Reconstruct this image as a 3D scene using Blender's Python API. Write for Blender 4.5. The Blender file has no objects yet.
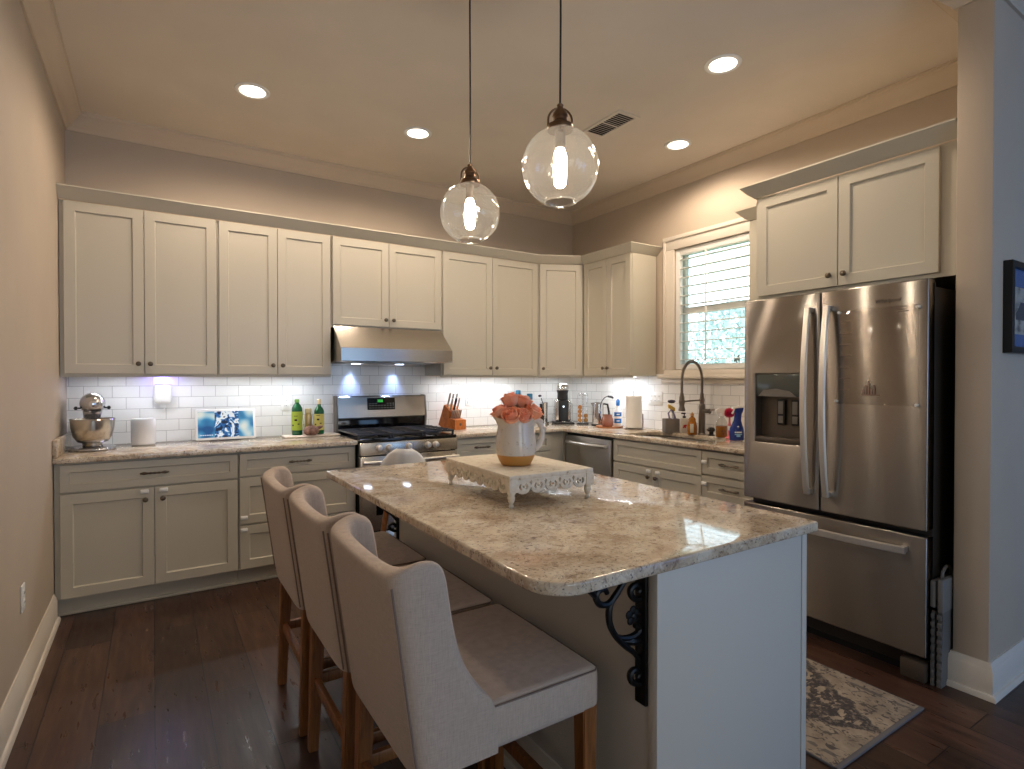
import bpy, bmesh, math, random
from mathutils import Vector, Matrix, Euler
random.seed(7)
S = bpy.context.scene
COL = S.collection
R = math.radians
PI = math.pi

# ---------------------------------------------------------------- camera, world, light, exposure
cam_data = bpy.data.cameras.new('camera')
cam = bpy.data.objects.new('camera', cam_data)
COL.objects.link(cam)
cam.location = (0, 0, 1.36)
cam.rotation_euler = (R(90 - 0.6), 0, R(-32.74))
cam_data.sensor_width = 36
cam_data.lens = 558.5 / 1024 * 36
cam_data.clip_start = 0.02
S.camera = cam

S.view_settings.view_transform = 'Standard'
S.view_settings.look = 'None'
S.view_settings.gamma = 1
S.view_settings.use_curve_mapping = False
S.view_settings.exposure = -0.08
try:
    S.cycles.use_denoising = True
    S.cycles.max_bounces = 8
    S.cycles.diffuse_bounces = 4
    S.cycles.glossy_bounces = 4
    S.cycles.transparent_max_bounces = 12
    S.cycles.sample_clamp_indirect = 6
    S.cycles.caustics_reflective = False
    S.cycles.caustics_refractive = False
except Exception:
    pass

world = bpy.data.worlds.new('world')
S.world = world
world.use_nodes = True
bg = world.node_tree.nodes['Background']
bg.inputs[0].default_value = (0.78, 0.92, 1.0, 1)
bg.inputs[1].default_value = 4.5

WARM = (1.0, 0.80, 0.61)
COOLLED = (0.90, 0.94, 1.0)
DAY = (0.45, 0.66, 1.0)

def area(name, loc, rot, sx, sy, power, color, parent=None, spread=180, shape='RECTANGLE'):
    l = bpy.data.lights.new(name, 'AREA')
    l.shape = shape; l.size = sx; l.size_y = sy
    l.energy = power; l.color = color; l.spread = R(spread)
    o = bpy.data.objects.new(name, l); COL.objects.link(o)
    o.location = loc; o.rotation_euler = rot
    if parent: o.parent = parent
    return o

# tinted area lights added at the solid rear wall as daylight fill; sink-window portal
REAR_FILL = [(-0.2, 1.4), (2.3, 3.9), (4.6, 5.8)]
for (a, b), pw, dc in zip(REAR_FILL, (40, 30, 26), ((0.80, 0.90, 1.0), (0.34, 0.60, 1.0), (0.08, 0.34, 1.0))):
    area('rear_daylight_fill', ((a + b) / 2, -3.42, 1.45), (R(90), 0, 0), b - a, 2.0, pw, dc)
pt = area('sink_window_portal', (3.80, 2.885, 1.95), (0, R(90), 0), 1.0, 0.78, 1, DAY)
pt.data.cycles.is_portal = True
CAN_W, PEND_E, UC_W, HOOD_W = 9.5, 122, 3.5, 11.0

# ---------------------------------------------------------------- helpers
def link(o):
    COL.objects.link(o); return o

def thing(name, label, cat, loc=(0, 0, 0), rot=0, group=None):
    o = link(bpy.data.objects.new(name, None))
    o.empty_display_size = 0.05
    o.location = loc; o.rotation_euler = (0, 0, rot)
    o['label'] = label; o['category'] = cat
    if group: o['group'] = group
    return o

def tag(o, label, cat, group=None):
    o['label'] = label; o['category'] = cat
    if group: o['group'] = group
    return o

def finish(me, angle=35, smooth=True):
    if smooth:
        for p in me.polygons: p.use_smooth = True
        me.set_sharp_from_angle(angle=R(angle))

def obj(name, bm, mat, parent=None, angle=35, subsurf=0, loc=None):
    bmesh.ops.recalc_face_normals(bm, faces=bm.faces)
    me = bpy.data.meshes.new(name)
    bm.to_mesh(me); bm.free()
    mats = mat if isinstance(mat, (list, tuple)) else [mat]
    for m in mats: me.materials.append(m)
    finish(me, angle)
    o = link(bpy.data.objects.new(name, me))
    if parent: o.parent = parent
    if loc: o.location = loc
    if subsurf:
        md = o.modifiers.new('s', 'SUBSURF'); md.levels = subsurf; md.render_levels = subsurf
    return o

def struct(name, bm, mat, angle=35):
    o = obj(name, bm, mat, None, angle); o['kind'] = 'structure'; return o

def copy_tree(o, parent=None):
    c = o.copy(); link(c)
    if parent: c.parent = parent
    for ch in [x for x in S.objects if x.parent == o]: copy_tree(ch, c)
    return c

def dup(o, loc, rot=None, label=None):
    c = copy_tree(o); c.location = loc
    if rot is not None: c.rotation_euler = (0, 0, rot)
    if label: c['label'] = label
    return c

def NB(): return bmesh.new()

def box(bm, x0, x1, y0, y1, z0, z1, bev=0, mi=0, seg=2):
    t = bmesh.new()
    bmesh.ops.create_cube(t, size=1)
    for v in t.verts:
        v.co = Vector(((x0 + x1) / 2 + v.co.x * (x1 - x0), (y0 + y1) / 2 + v.co.y * (y1 - y0), (z0 + z1) / 2 + v.co.z * (z1 - z0)))
    if bev: bmesh.ops.bevel(t, geom=t.edges[:], offset=bev, segments=seg, profile=0.5, affect='EDGES')
    merge(bm, t, mi)

def merge(bm, t, mi=0, M=None):
    mp = {}
    for v in t.verts: mp[v] = bm.verts.new(M @ v.co if M else v.co)
    for f in t.faces:
        try:
            nf = bm.faces.new([mp[v] for v in f.verts]); nf.material_index = mi
        except ValueError: pass
    t.free()

def frame_of(d):
    d = d.normalized()
    a = Vector((0, 0, 1)) if abs(d.z) < 0.9 else Vector((1, 0, 0))
    u = d.cross(a).normalized(); w = d.cross(u).normalized()
    return u, w

def tube(bm, pts, r, n=10, mi=0, caps=True, closed=False):
    pts = [Vector(p) for p in pts]
    rs = r if isinstance(r, (list, tuple)) else [r] * len(pts)
    rings = []; u = None
    for i, p in enumerate(pts):
        if closed: d = pts[(i + 1) % len(pts)] - pts[i - 1]
        elif i == 0: d = pts[1] - p
        elif i == len(pts) - 1: d = p - pts[i - 1]
        else: d = (pts[i + 1] - p).normalized() + (p - pts[i - 1]).normalized()
        if d.length < 1e-9: d = Vector((0, 0, 1))
        d.normalize()
        if u is None: u, w = frame_of(d)
        else:
            u = (u - d * u.dot(d))
            if u.length < 1e-6: u, w = frame_of(d)
            u.normalize(); w = d.cross(u)
        rings.append([bm.verts.new(p + (u * math.cos(2 * PI * k / n) + w * math.sin(2 * PI * k / n)) * rs[i]) for k in range(n)])
    m = len(rings)
    for i in range(m if closed else m - 1):
        a, b = rings[i], rings[(i + 1) % m]
        for k in range(n):
            f = bm.faces.new((a[k], a[(k + 1) % n], b[(k + 1) % n], b[k])); f.material_index = mi
    if caps and not closed:
        for rg in (rings[0], rings[-1]):
            f = bm.faces.new(rg); f.material_index = mi

def cyl(bm, p0, p1, r0, r1=None, n=16, mi=0):
    tube(bm, [p0, p1], [r0, r0 if r1 is None else r1], n, mi)

def lathe(bm, prof, c=(0, 0, 0), n=24, mi=0, axis='z', sx=1, sy=1):
    """prof: list of (r, h) from bottom to top."""
    rings = []
    for r, h in prof:
        if r < 1e-5:
            rings.append([mkv(bm, c, 0, 0, h, axis)])
        else:
            rings.append([mkv(bm, c, r * sx * math.cos(2 * PI * k / n), r * sy * math.sin(2 * PI * k / n), h, axis) for k in range(n)])
    for a, b in zip(rings, rings[1:]):
        for k in range(n):
            q = []
            for v in (a[k % len(a)], a[(k + 1) % len(a)], b[(k + 1) % len(b)], b[k % len(b)]):
                if v not in q: q.append(v)
            if len(q) > 2:
                f = bm.faces.new(q); f.material_index = mi
    for rg in (rings[0], rings[-1]):
        if len(rg) > 2:
            f = bm.faces.new(rg); f.material_index = mi

def mkv(bm, c, a, b, h, axis):
    if axis == 'z': p = (a, b, h)
    elif axis == 'y': p = (a, h, b)
    else: p = (h, a, b)
    return bm.verts.new(Vector(c) + Vector(p))

def prism(bm, poly, a, b, fn, mi=0):
    """poly: 2-D points; fn(u, v, w) -> xyz ; extruded w from a to b"""
    lo = [bm.verts.new(fn(u, v, a)) for u, v in poly]; hi = [bm.verts.new(fn(u, v, b)) for u, v in poly]
    n = len(poly)
    for f in ([lo, hi] + [[lo[i], lo[(i + 1) % n], hi[(i + 1) % n], hi[i]] for i in range(n)]):
        ff = bm.faces.new(f); ff.material_index = mi

def sweep(bm, path, prof, z0=0, closed=False):
    """path: 2-D plan points; prof: (out, z); 'out' is to the LEFT of travel."""
    n = len(path); P = [Vector((p[0], p[1])) for p in path]
    rings = []
    for i, p in enumerate(P):
        if 0 < i < n - 1:
            d0 = (p - P[i - 1]).normalized(); d1 = (P[i + 1] - p).normalized()
            n0 = Vector((-d0.y, d0.x)); n1 = Vector((-d1.y, d1.x))
            m = (n0 + n1); m = m / (m.length_squared) * 2
        else:
            d = (P[1] - P[0]).normalized() if i == 0 else (P[-1] - P[-2]).normalized()
            m = Vector((-d.y, d.x))
        rings.append([bm.verts.new((p.x + m.x * o, p.y + m.y * o, z0 + z)) for o, z in prof])
    k = len(prof)
    for a, b in zip(rings, rings[1:]):
        for j in range(k):
            bm.faces.new((a[j], a[(j + 1) % k], b[(j + 1) % k], b[j]))
    bm.faces.new(rings[0]); bm.faces.new(rings[-1])

def plate(outline, holes=(), t=0.02, bev=0.0, fn=None, res=2):
    """flat plate with holes; returns bmesh. fn maps (u,v,w) with w in 0..t"""
    cu = bpy.data.curves.new('c', 'CURVE'); cu.dimensions = '2D'; cu.fill_mode = 'BOTH'
    for pl in [outline] + list(holes):
        sp = cu.splines.new('POLY'); sp.points.add(len(pl) - 1)
        for q, p in zip(sp.points, pl): q.co = (p[0], p[1], 0, 1)
        sp.use_cyclic_u = True
    cu.extrude = max(t / 2 - bev, 0.0001); cu.bevel_depth = bev; cu.bevel_resolution = res; cu.offset = -bev
    return curve_bm(cu, fn or (lambda u, v, w: (u, v, w)), t / 2)

def curve_bm(cu, fn, dz=0):
    o = link(bpy.data.objects.new('c', cu))
    dg = bpy.context.evaluated_depsgraph_get(); dg.update()
    me = bpy.data.meshes.new_from_object(o.evaluated_get(dg))
    bm = bmesh.new(); bm.from_mesh(me)
    bmesh.ops.remove_doubles(bm, verts=bm.verts, dist=1e-5)
    for v in bm.verts: v.co = Vector(fn(v.co.x, v.co.y, v.co.z + dz))
    bpy.data.objects.remove(o); bpy.data.curves.remove(cu); bpy.data.meshes.remove(me)
    return bm

def text_bm(s, size, fn, ext=0.0006, shear=0.0, space=1.0):
    cu = bpy.data.curves.new('t', 'FONT'); cu.body = s; cu.size = size; cu.extrude = ext
    cu.shear = shear; cu.align_x = 'CENTER'; cu.align_y = 'CENTER'; cu.space_character = space
    return curve_bm(cu, fn, ext)

def rrect(x0, x1, y0, y1, r, n=6):
    rs = r if isinstance(r, (list, tuple)) else [r] * 4      # corners: x0y0, x1y0, x1y1, x0y1
    out = []
    for (cx, cy, a), rr in zip(((x0, y0, 180), (x1, y0, 270), (x1, y1, 0), (x0, y1, 90)), rs):
        if rr <= 1e-4: out.append((cx, cy)); continue
        px = cx + (rr if cx == x0 else -rr); py = cy + (rr if cy == y0 else -rr)
        for k in range(n + 1):
            t = R(a + 90 * k / n); out.append((px + rr * math.cos(t), py + rr * math.sin(t)))
    return out

def circle(cx, cy, r, n=16, ry=None):
    return [(cx + r * math.cos(2 * PI * k / n), cy + (ry or r) * math.sin(2 * PI * k / n)) for k in range(n)]

def bez(p0, p1, p2, p3, n=12):
    out = []
    for i in range(n + 1):
        t = i / n
        out.append(tuple((1 - t) ** 3 * a + 3 * (1 - t) ** 2 * t * b + 3 * (1 - t) * t * t * c + t ** 3 * d for a, b, c, d in zip(p0, p1, p2, p3)))
    return out

# ---------------------------------------------------------------- materials
def srgb(r, g, b):
    f = lambda c: c / 12.92 if c <= 0.04045 else ((c + 0.055) / 1.055) ** 2.4
    return (f(r / 255), f(g / 255), f(b / 255), 1)

def mat(name, col, rough=0.5, metal=0.0, spec=0.5, emit=None, estr=0, **kw):
    m = bpy.data.materials.new(name); m.use_nodes = True
    p = m.node_tree.nodes['Principled BSDF']
    p.inputs['Base Color'].default_value = col
    p.inputs['Roughness'].default_value = rough
    p.inputs['Metallic'].default_value = metal
    p.inputs['Specular IOR Level'].default_value = spec
    if emit:
        p.inputs['Emission Color'].default_value = emit; p.inputs['Emission Strength'].default_value = estr
    for k, v in kw.items(): p.inputs[k.replace('_', ' ')].default_value = v
    return m

class NT:
    def __init__(s, m): s.m = m; s.t = m.node_tree; s.p = s.t.nodes['Principled BSDF']
    def n(s, ty, **kw):
        nd = s.t.nodes.new('ShaderNode' + ty)
        for k, v in kw.items():
            if k.startswith('i_'):
                key = k[2:].replace('_', ' ')
                nd.inputs[int(key) if key.isdigit() else key].default_value = v
            else: setattr(nd, k, v)
        return nd
    def l(s, a, b): s.t.links.new(a, b)
    def coord(s, scale=(1, 1, 1), kind='Object', rot=(0, 0, 0), loc=(0, 0, 0)):
        tc = s.n('TexCoord'); mp = s.n('Mapping')
        mp.inputs['Scale'].default_value = scale; mp.inputs['Rotation'].default_value = rot; mp.inputs['Location'].default_value = loc
        s.l(tc.outputs[kind], mp.inputs[0]); return mp.outputs[0]
    def noise(s, v, scale, detail=4, rough=0.5, dist=0):
        nd = s.n('TexNoise'); nd.inputs['Scale'].default_value = scale; nd.inputs['Detail'].default_value = detail
        nd.inputs['Roughness'].default_value = rough; nd.inputs['Distortion'].default_value = dist
        s.l(v, nd.inputs['Vector']); return nd.outputs['Fac']
    def ramp(s, f, stops, interp='LINEAR'):
        r = s.n('ValToRGB'); r.color_ramp.interpolation = interp
        e = r.color_ramp.elements
        while len(e) < len(stops): e.new(0.5)
        for q, (pos, c) in zip(e, stops): q.position = pos; q.color = c if len(c) == 4 else (*c, 1)
        s.l(f, r.inputs[0]); return r.outputs[0]
    def mix(s, fac, a, b, mode='MIX'):
        m = s.n('Mix', data_type='RGBA', blend_type=mode)
        for sock, v in ((m.inputs[0], fac), (m.inputs[6], a), (m.inputs[7], b)):
            if hasattr(v, 'links'): s.l(v, sock)
            else: sock.default_value = v
        return m.outputs[2]
    def bump(s, h, strength=0.2, dist=0.01):
        b = s.n('Bump'); b.inputs['Strength'].default_value = strength; b.inputs['Distance'].default_value = dist
        s.l(h, b.inputs['Height']); s.l(b.outputs[0], s.p.inputs['Normal'])
    def col(s, c): s.l(c, s.p.inputs['Base Color'])

def g(v): return (v, v, v, 1)

def paint(name, col, rough, var=0.03, scale=3, bump=0.02):
    m = mat(name, col, rough); n = NT(m); v = n.coord()
    f = n.noise(v, scale, 3)
    c0 = tuple(max(0, c * (1 - var)) for c in col[:3]) + (1,); c1 = tuple(min(1, c * (1 + var)) for c in col[:3]) + (1,)
    n.col(n.ramp(f, [(0.3, c0), (0.7, c1)]))
    n.bump(n.noise(v, 220, 2), bump, 0.002)
    return m

M = {}
M['wall'] = paint('wall_paint', srgb(190, 176, 159), 0.75)
M['ceil'] = paint('ceiling_paint', srgb(224, 214, 201), 0.8)
M['crown'] = paint('crown_paint', srgb(208, 192, 172), 0.55, 0.015)
M['trim'] = paint('trim_paint', srgb(224, 216, 204), 0.45, 0.015)
M['cab'] = paint('cabinet_paint', srgb(196, 190, 175), 0.38, 0.015, 2, 0.01)
M['island'] = paint('island_paint', srgb(212, 208, 199), 0.4, 0.015, 2, 0.01)
M['white'] = mat('white_plastic', srgb(238, 238, 236), 0.35)
M['offwhite'] = mat('ivory_plastic', srgb(226, 222, 208), 0.4)
M['black'] = mat('black_plastic', srgb(18, 18, 19), 0.35)
M['iron'] = mat('black_iron', srgb(14, 13, 13), 0.42, 0.3)
M['cast'] = mat('cast_iron', srgb(66, 66, 72), 0.26, 0.5)
M['gloss_black'] = mat('gloss_black', srgb(10, 10, 12), 0.08)
M['chrome'] = mat('chrome', (0.72, 0.72, 0.73, 1), 0.14, 1)
M['nickel'] = mat('aged_nickel', (0.17, 0.14, 0.11, 1), 0.3, 1)
M['bronze'] = mat('aged_bronze', (0.20, 0.12, 0.07, 1), 0.3, 1)
M['gun'] = mat('gunmetal', (0.24, 0.21, 0.185, 1), 0.34, 1)
M['rubber'] = mat('dark_rubber', srgb(28, 26, 25), 0.8)
M['grey'] = mat('grey_plastic', srgb(118, 112, 106), 0.45)
M['greylt'] = mat('light_grey_plastic', srgb(168, 168, 166), 0.5)

def steel(name, col, rough, aniso=0.8, wob=0.0, rot=0.25):
    m = mat(name, col, rough, 1.0); n = NT(m); v = n.coord()
    n.p.inputs['Anisotropic'].default_value = aniso
    tg = n.n('CombineXYZ'); tg.inputs['Z'].default_value = 1.0; n.l(tg.outputs[0], n.p.inputs['Tangent'])   # grain runs across: glints stretch upright
    if wob: n.bump(n.noise(n.coord((1.0, 2.6, 0.9)), 1.6, 1), wob, 0.06)
    return m
M['steel'] = steel('brushed_steel', (0.56, 0.52, 0.47, 1), 0.26, 0.75)
M['fridge'] = steel('fridge_steel', (0.34, 0.312, 0.285, 1), 0.25, 1.0, 0.05)
M['handle'] = mat('satin_metal', (0.78, 0.75, 0.71, 1), 0.36, 1)
M['bowl'] = mat('bowl_steel', (0.60, 0.56, 0.50, 1), 0.22, 1)
M['steel_dark'] = steel('dishwasher_steel', (0.42, 0.39, 0.35, 1), 0.3, 0.7)

# granite
m = mat('granite', g(0.6), 0.06, spec=0.6); n = NT(m); v = n.coord()
warp = n.n('TexNoise'); warp.inputs['Scale'].default_value = 3; warp.inputs['Detail'].default_value = 3; n.l(v, warp.inputs['Vector'])
vadd = n.n('VectorMath', operation='MULTIPLY_ADD'); vadd.inputs[1].default_value = (0.14, 0.14, 0.14)
n.l(warp.outputs['Color'], vadd.inputs[0]); n.l(v, vadd.inputs[2]); wv = vadd.outputs[0]
base = n.ramp(n.noise(wv, 9, 6, 0.62), [(0.28, srgb(164, 142, 120)), (0.42, srgb(202, 184, 160)), (0.54, srgb(221, 207, 185)), (0.68, srgb(234, 226, 210))])
brown = n.ramp(n.noise(wv, 34, 6, 0.72, 0.6), [(0.36, g(0.85)), (0.46, g(0))])
c1 = n.mix(brown, base, srgb(140, 118, 100))
vein = n.ramp(n.noise(wv, 5.5, 8, 0.72, 1.2), [(0.475, g(0)), (0.498, g(0.4)), (0.502, g(0.4)), (0.525, g(0))])
c2 = n.mix(vein, c1, srgb(150, 124, 108))
spk = n.ramp(n.noise(v, 95, 3, 0.7), [(0.33, g(1)), (0.41, g(0))])
c3 = n.mix(spk, c2, srgb(98, 86, 82))
wh = n.ramp(n.noise(v, 55, 3, 0.6), [(0.60, g(0)), (0.70, g(0.7))])
n.col(n.mix(wh, c3, srgb(236, 230, 220)))
M['granite'] = m

# subway tile: (x,z) on the back wall, (y,z) on the right wall
def tile(name, swap):
    m = mat(name, g(0.8), 0.12, spec=0.5); n = NT(m)
    tc = n.n('TexCoord'); sx = n.n('SeparateXYZ'); cx = n.n('CombineXYZ')
    n.l(tc.outputs['Object'], sx.inputs[0])
    n.l(sx.outputs['Y' if swap else 'X'], cx.inputs['X'])
    zo = n.n('MathNode') if False else n.n('Math', operation='ADD'); zo.inputs[1].default_value = -0.914
    n.l(sx.outputs['Z'], zo.inputs[0]); n.l(zo.outputs[0], cx.inputs['Y'])
    b = n.n('TexBrick'); b.offset = 0.5
    for k, vv in (('Scale', 1.0), ('Mortar Size', 0.0016), ('Mortar Smooth', 0.2), ('Brick Width', 0.155), ('Row Height', 0.079), ('Bias', 0.0)):
        b.inputs[k].default_value = vv
    b.inputs['Color1'].default_value = srgb(238, 237, 234); b.inputs['Color2'].default_value = srgb(231, 230, 227); b.inputs['Mortar'].default_value = srgb(178, 175, 174)
    n.l(cx.outputs[0], b.inputs['Vector']); n.col(b.outputs['Color'])
    inv = n.n('Math', operation='SUBTRACT'); inv.inputs[0].default_value = 1; n.l(b.outputs['Fac'], inv.inputs[1])
    n.bump(inv.outputs[0], 0.6, 0.0015)
    return m
M['tile_b'] = tile('tile_back', False); M['tile_r'] = tile('tile_right', True)

# dark hardwood planks along Y
m = mat('hardwood', g(0.05), 0.3); n = NT(m)
tc = n.n('TexCoord'); sx = n.n('SeparateXYZ'); cx = n.n('CombineXYZ'); n.l(tc.outputs['Object'], sx.inputs[0])
n.l(sx.outputs['Y'], cx.inputs['X']); n.l(sx.outputs['X'], cx.inputs['Y'])
b = n.n('TexBrick'); b.offset = 0.37; b.squash = 1.0
for k, vv in (('Scale', 1.0), ('Mortar Size', 0.003), ('Mortar Smooth', 0.4), ('Brick Width', 1.35), ('Row Height', 0.19), ('Bias', 0.0)): b.inputs[k].default_value = vv
b.inputs['Color1'].default_value = g(0.0); b.inputs['Color2'].default_value = g(1.0); b.inputs['Mortar'].default_value = g(0.5)
n.l(cx.outputs[0], b.inputs['Vector'])
grain = n.noise(n.coord((11, 1.0, 1)), 3.0, 6, 0.6, 0.3)
wood = n.ramp(grain, [(0.25, srgb(50, 33, 26)), (0.5, srgb(74, 50, 39)), (0.75, srgb(96, 68, 52))])
tone = n.ramp(b.outputs['Color'], [(0.0, g(0.55)), (1.0, g(1.25))])
wood = n.mix(1.0, wood, tone, 'MULTIPLY')
n.col(n.mix(b.outputs['Fac'], wood, srgb(20, 13, 10)))
rr = n.ramp(n.noise(n.coord((6, 1, 1)), 6, 4), [(0.3, g(0.26)), (0.7, g(0.38))]); n.l(rr, n.p.inputs['Roughness'])
hs = n.mix(0.02, n.mix(b.outputs['Fac'], g(1), g(0)), grain); n.bump(hs, 0.3, 0.002)
M['floor'] = m

# linen
m = mat('linen', srgb(176, 160, 146), 0.9, spec=0.2); n = NT(m)
w1 = n.noise(n.coord((40, 40, 900)), 1, 2); w2 = n.noise(n.coord((600, 600, 40)), 1, 2)
f = n.mix(0.5, w1, w2)
n.col(n.ramp(f, [(0.34, srgb(182, 164, 149)), (0.5, srgb(196, 178, 163)), (0.66, srgb(206, 189, 174))]))
n.bump(f, 0.08, 0.001); n.p.inputs['Sheen Weight'].default_value = 0.25
M['linen'] = m
M['piping'] = mat('linen_seam', srgb(132, 116, 106), 0.9)

def wood(name, dark, light, scale=(14, 14, 1.4), rough=0.4):
    m = mat(name, light, rough); n = NT(m)
    f = n.noise(n.coord(scale), 5, 5, 0.6, 0.8)
    n.col(n.ramp(f, [(0.3, dark), (0.7, light)])); n.bump(f, 0.08, 0.002); return m
M['oak'] = wood('stool_wood', srgb(112, 68, 34), srgb(164, 108, 60))
M['block'] = wood('knife_block_wood', srgb(176, 92, 34), srgb(222, 134, 62), (3, 20, 3))
M['traywood'] = wood('tray_wood', srgb(150, 92, 52), srgb(190, 130, 84), (3, 20, 3))

# distressed white wood
m = mat('distressed_white', srgb(226, 216, 196), 0.6); n = NT(m); v = n.coord()
f = n.noise(v, 38, 5, 0.7); n.col(n.ramp(f, [(0.30, srgb(150, 126, 98)), (0.40, srgb(222, 210, 188)), (0.7, srgb(236, 228, 212))]))
n.bump(f, 0.1, 0.002); M['distress'] = m

# jug: white speckled glaze over a bare ochre foot (a real two-tone dip)
m = mat('jug_glaze', g(0.8), 0.16); n = NT(m)
tc = n.n('TexCoord'); sx = n.n('SeparateXYZ'); n.l(tc.outputs['Object'], sx.inputs[0])
nz = n.noise(n.coord((1, 1, 0.3)), 14, 3)
spk = n.ramp(n.noise(n.coord(), 46, 4, 0.7), [(0.33, g(1)), (0.42, g(0))])
gl = n.mix(n.mix(0.5, spk, g(0)), srgb(222, 212, 198), srgb(166, 146, 124))
edge = n.ramp(sx.outputs['Z'], [(0.0395, g(0)), (0.0415, g(1))])
n.col(n.mix(edge, srgb(196, 138, 66), gl))
n.l(n.ramp(edge, [(0, g(0.5)), (1, g(0.13))]), n.p.inputs['Roughness'])
M['jug'] = m

m = mat('rose_petal', srgb(246, 140, 116), 0.5); n = NT(m)
n.col(n.ramp(n.noise(n.coord(), 26, 3), [(0.3, srgb(255, 156, 116)), (0.7, srgb(255, 194, 160))]))
n.p.inputs['Subsurface Weight'].default_value = 0.15; n.p.inputs['Subsurface Radius'].default_value = (0.01, 0.004, 0.003)
M['rose'] = m
M['leaf'] = mat('leaf_green', srgb(70, 96, 52), 0.5)

# rug : worn medallion
m = mat('rug_pile', g(0.5), 0.95, spec=0.1); n = NT(m)
tc = n.n('TexCoord'); sx = n.n('SeparateXYZ'); n.l(tc.outputs['Object'], sx.inputs[0])
def mth(op, a, b=None):
    q = n.n('Math', operation=op)
    for i, vv in enumerate((a, b)):
        if vv is None: continue
        if hasattr(vv, 'links'): n.l(vv, q.inputs[i])
        else: q.inputs[i].default_value = vv
    return q.outputs[0]
ax = mth('ABSOLUTE', sx.outputs['X']); ay = mth('ABSOLUTE', sx.outputs['Y'])
wn = n.noise(n.coord(), 22, 4, 0.6)
dia = mth('ADD', mth('MULTIPLY', ax, 2.3), mth('ADD', mth('MULTIPLY', ay, 1.45), mth('MULTIPLY', wn, 0.22)))
scl = n.noise(n.coord((11, 17, 1)), 2.0, 2, 0.5, 0.4)
motif = n.ramp(scl, [(0.43, g(0)), (0.47, g(1))])
inside = n.ramp(dia, [(0.80, g(1)), (0.84, g(0))])
ringd = n.ramp(dia, [(0.76, g(0)), (0.79, g(1)), (0.86, g(1)), (0.89, g(0))])
wear = n.ramp(n.noise(n.coord(), 60, 4, 0.7), [(0.36, g(0.45)), (0.52, g(1))])
fieldc = n.ramp(n.noise(n.coord(), 9, 5, 0.7), [(0.3, srgb(136, 120, 102)), (0.6, srgb(176, 158, 134)), (0.8, srgb(192, 174, 150))])
darkc = srgb(78, 72, 70)
wear2 = n.ramp(n.noise(n.coord((1, 1, 1)), 34, 2, 0.5), [(0.46, g(0)), (0.52, g(1))])
amt = mth('MULTIPLY', mth('MAXIMUM', mth('MULTIPLY', inside, motif), ringd), wear)
c = n.mix(amt, fieldc, darkc)
sp = n.ramp(n.noise(n.coord((10, 7, 1)), 3.0, 3, 0.6, 1.5), [(0.54, g(0)), (0.60, g(0.8))])
c = n.mix(mth('MULTIPLY', sp, mth('SUBTRACT', 1.0, inside)), c, darkc)
b1 = n.ramp(mth('ADD', ax, 0.0), [(0.262, g(0)), (0.266, g(0.8)), (0.282, g(0.8)), (0.286, g(0))])
c = n.mix(mth('MULTIPLY', b1, wear2), c, srgb(108, 100, 94))
n.col(c); n.bump(n.noise(n.coord(), 300, 2), 0.4, 0.004)
M['rug'] = m
M['rug_edge'] = mat('rug_binding', srgb(110, 106, 108), 0.95)

# thin clear glass (soda-lime globe wall): transparent with a fresnel sheen
def thin_glass(name, tint, refl=1.0, rough=0.02, seed=0.0, haze=0.0):
    m = bpy.data.materials.new(name); m.use_nodes = True; t = m.node_tree
    t.nodes.remove(t.nodes['Principled BSDF']); out = t.nodes['Material Output']
    tr = t.nodes.new('ShaderNodeBsdfTransparent'); tr.inputs[0].default_value = tint
    gl = t.nodes.new('ShaderNodeBsdfGlossy'); gl.inputs['Roughness'].default_value = rough
    lw = t.nodes.new('ShaderNodeLayerWeight'); lw.inputs[0].default_value = 0.32
    mp = t.nodes.new('ShaderNodeMapRange'); mp.inputs['To Min'].default_value = 0.03 * refl; mp.inputs['To Max'].default_value = 0.75 * refl
    t.links.new(lw.outputs['Facing'], mp.inputs['Value'])
    mx = t.nodes.new('ShaderNodeMixShader')
    t.links.new(mp.outputs[0], mx.inputs[0]); t.links.new(tr.outputs[0], mx.inputs[1]); t.links.new(gl.outputs[0], mx.inputs[2])
    if haze:
        df = t.nodes.new('ShaderNodeBsdfTranslucent'); df.inputs[0].default_value = (1, 0.97, 0.92, 1)
        m2 = t.nodes.new('ShaderNodeMixShader'); m2.inputs[0].default_value = haze
        t.links.new(mx.outputs[0], m2.inputs[1]); t.links.new(df.outputs[0], m2.inputs[2]); t.links.new(m2.outputs[0], out.inputs[0])
    else: t.links.new(mx.outputs[0], out.inputs[0])
    if seed:
        tcn = t.nodes.new('ShaderNodeTexCoord'); nz = t.nodes.new('ShaderNodeTexNoise'); nz.inputs['Scale'].default_value = 30
        bp = t.nodes.new('ShaderNodeBump'); bp.inputs['Strength'].default_value = seed; bp.inputs['Distance'].default_value = 0.01
        t.links.new(tcn.outputs['Object'], nz.inputs[0]); t.links.new(nz.outputs[0], bp.inputs['Height']); t.links.new(bp.outputs[0], gl.inputs['Normal'])
    return m
M['globe'] = thin_glass('globe_glass', (0.97, 0.96, 0.94, 1), 0.8, 0.03, 0.25, 0.022)
M['pane'] = thin_glass('window_glass', (0.93, 0.97, 0.98, 1), 0.35)
M['clear'] = thin_glass('clear_plastic', (0.93, 0.93, 0.92, 1), 0.7, 0.05)
M['acrylic'] = thin_glass('acrylic_sheet', (0.96, 0.95, 0.94, 1), 0.12, 0.05)
M['amber'] = mat('amber_liquid', srgb(196, 124, 40), 0.15); M['amber'].node_tree.nodes['Principled BSDF'].inputs['Transmission Weight'].default_value = 0.25

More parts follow.
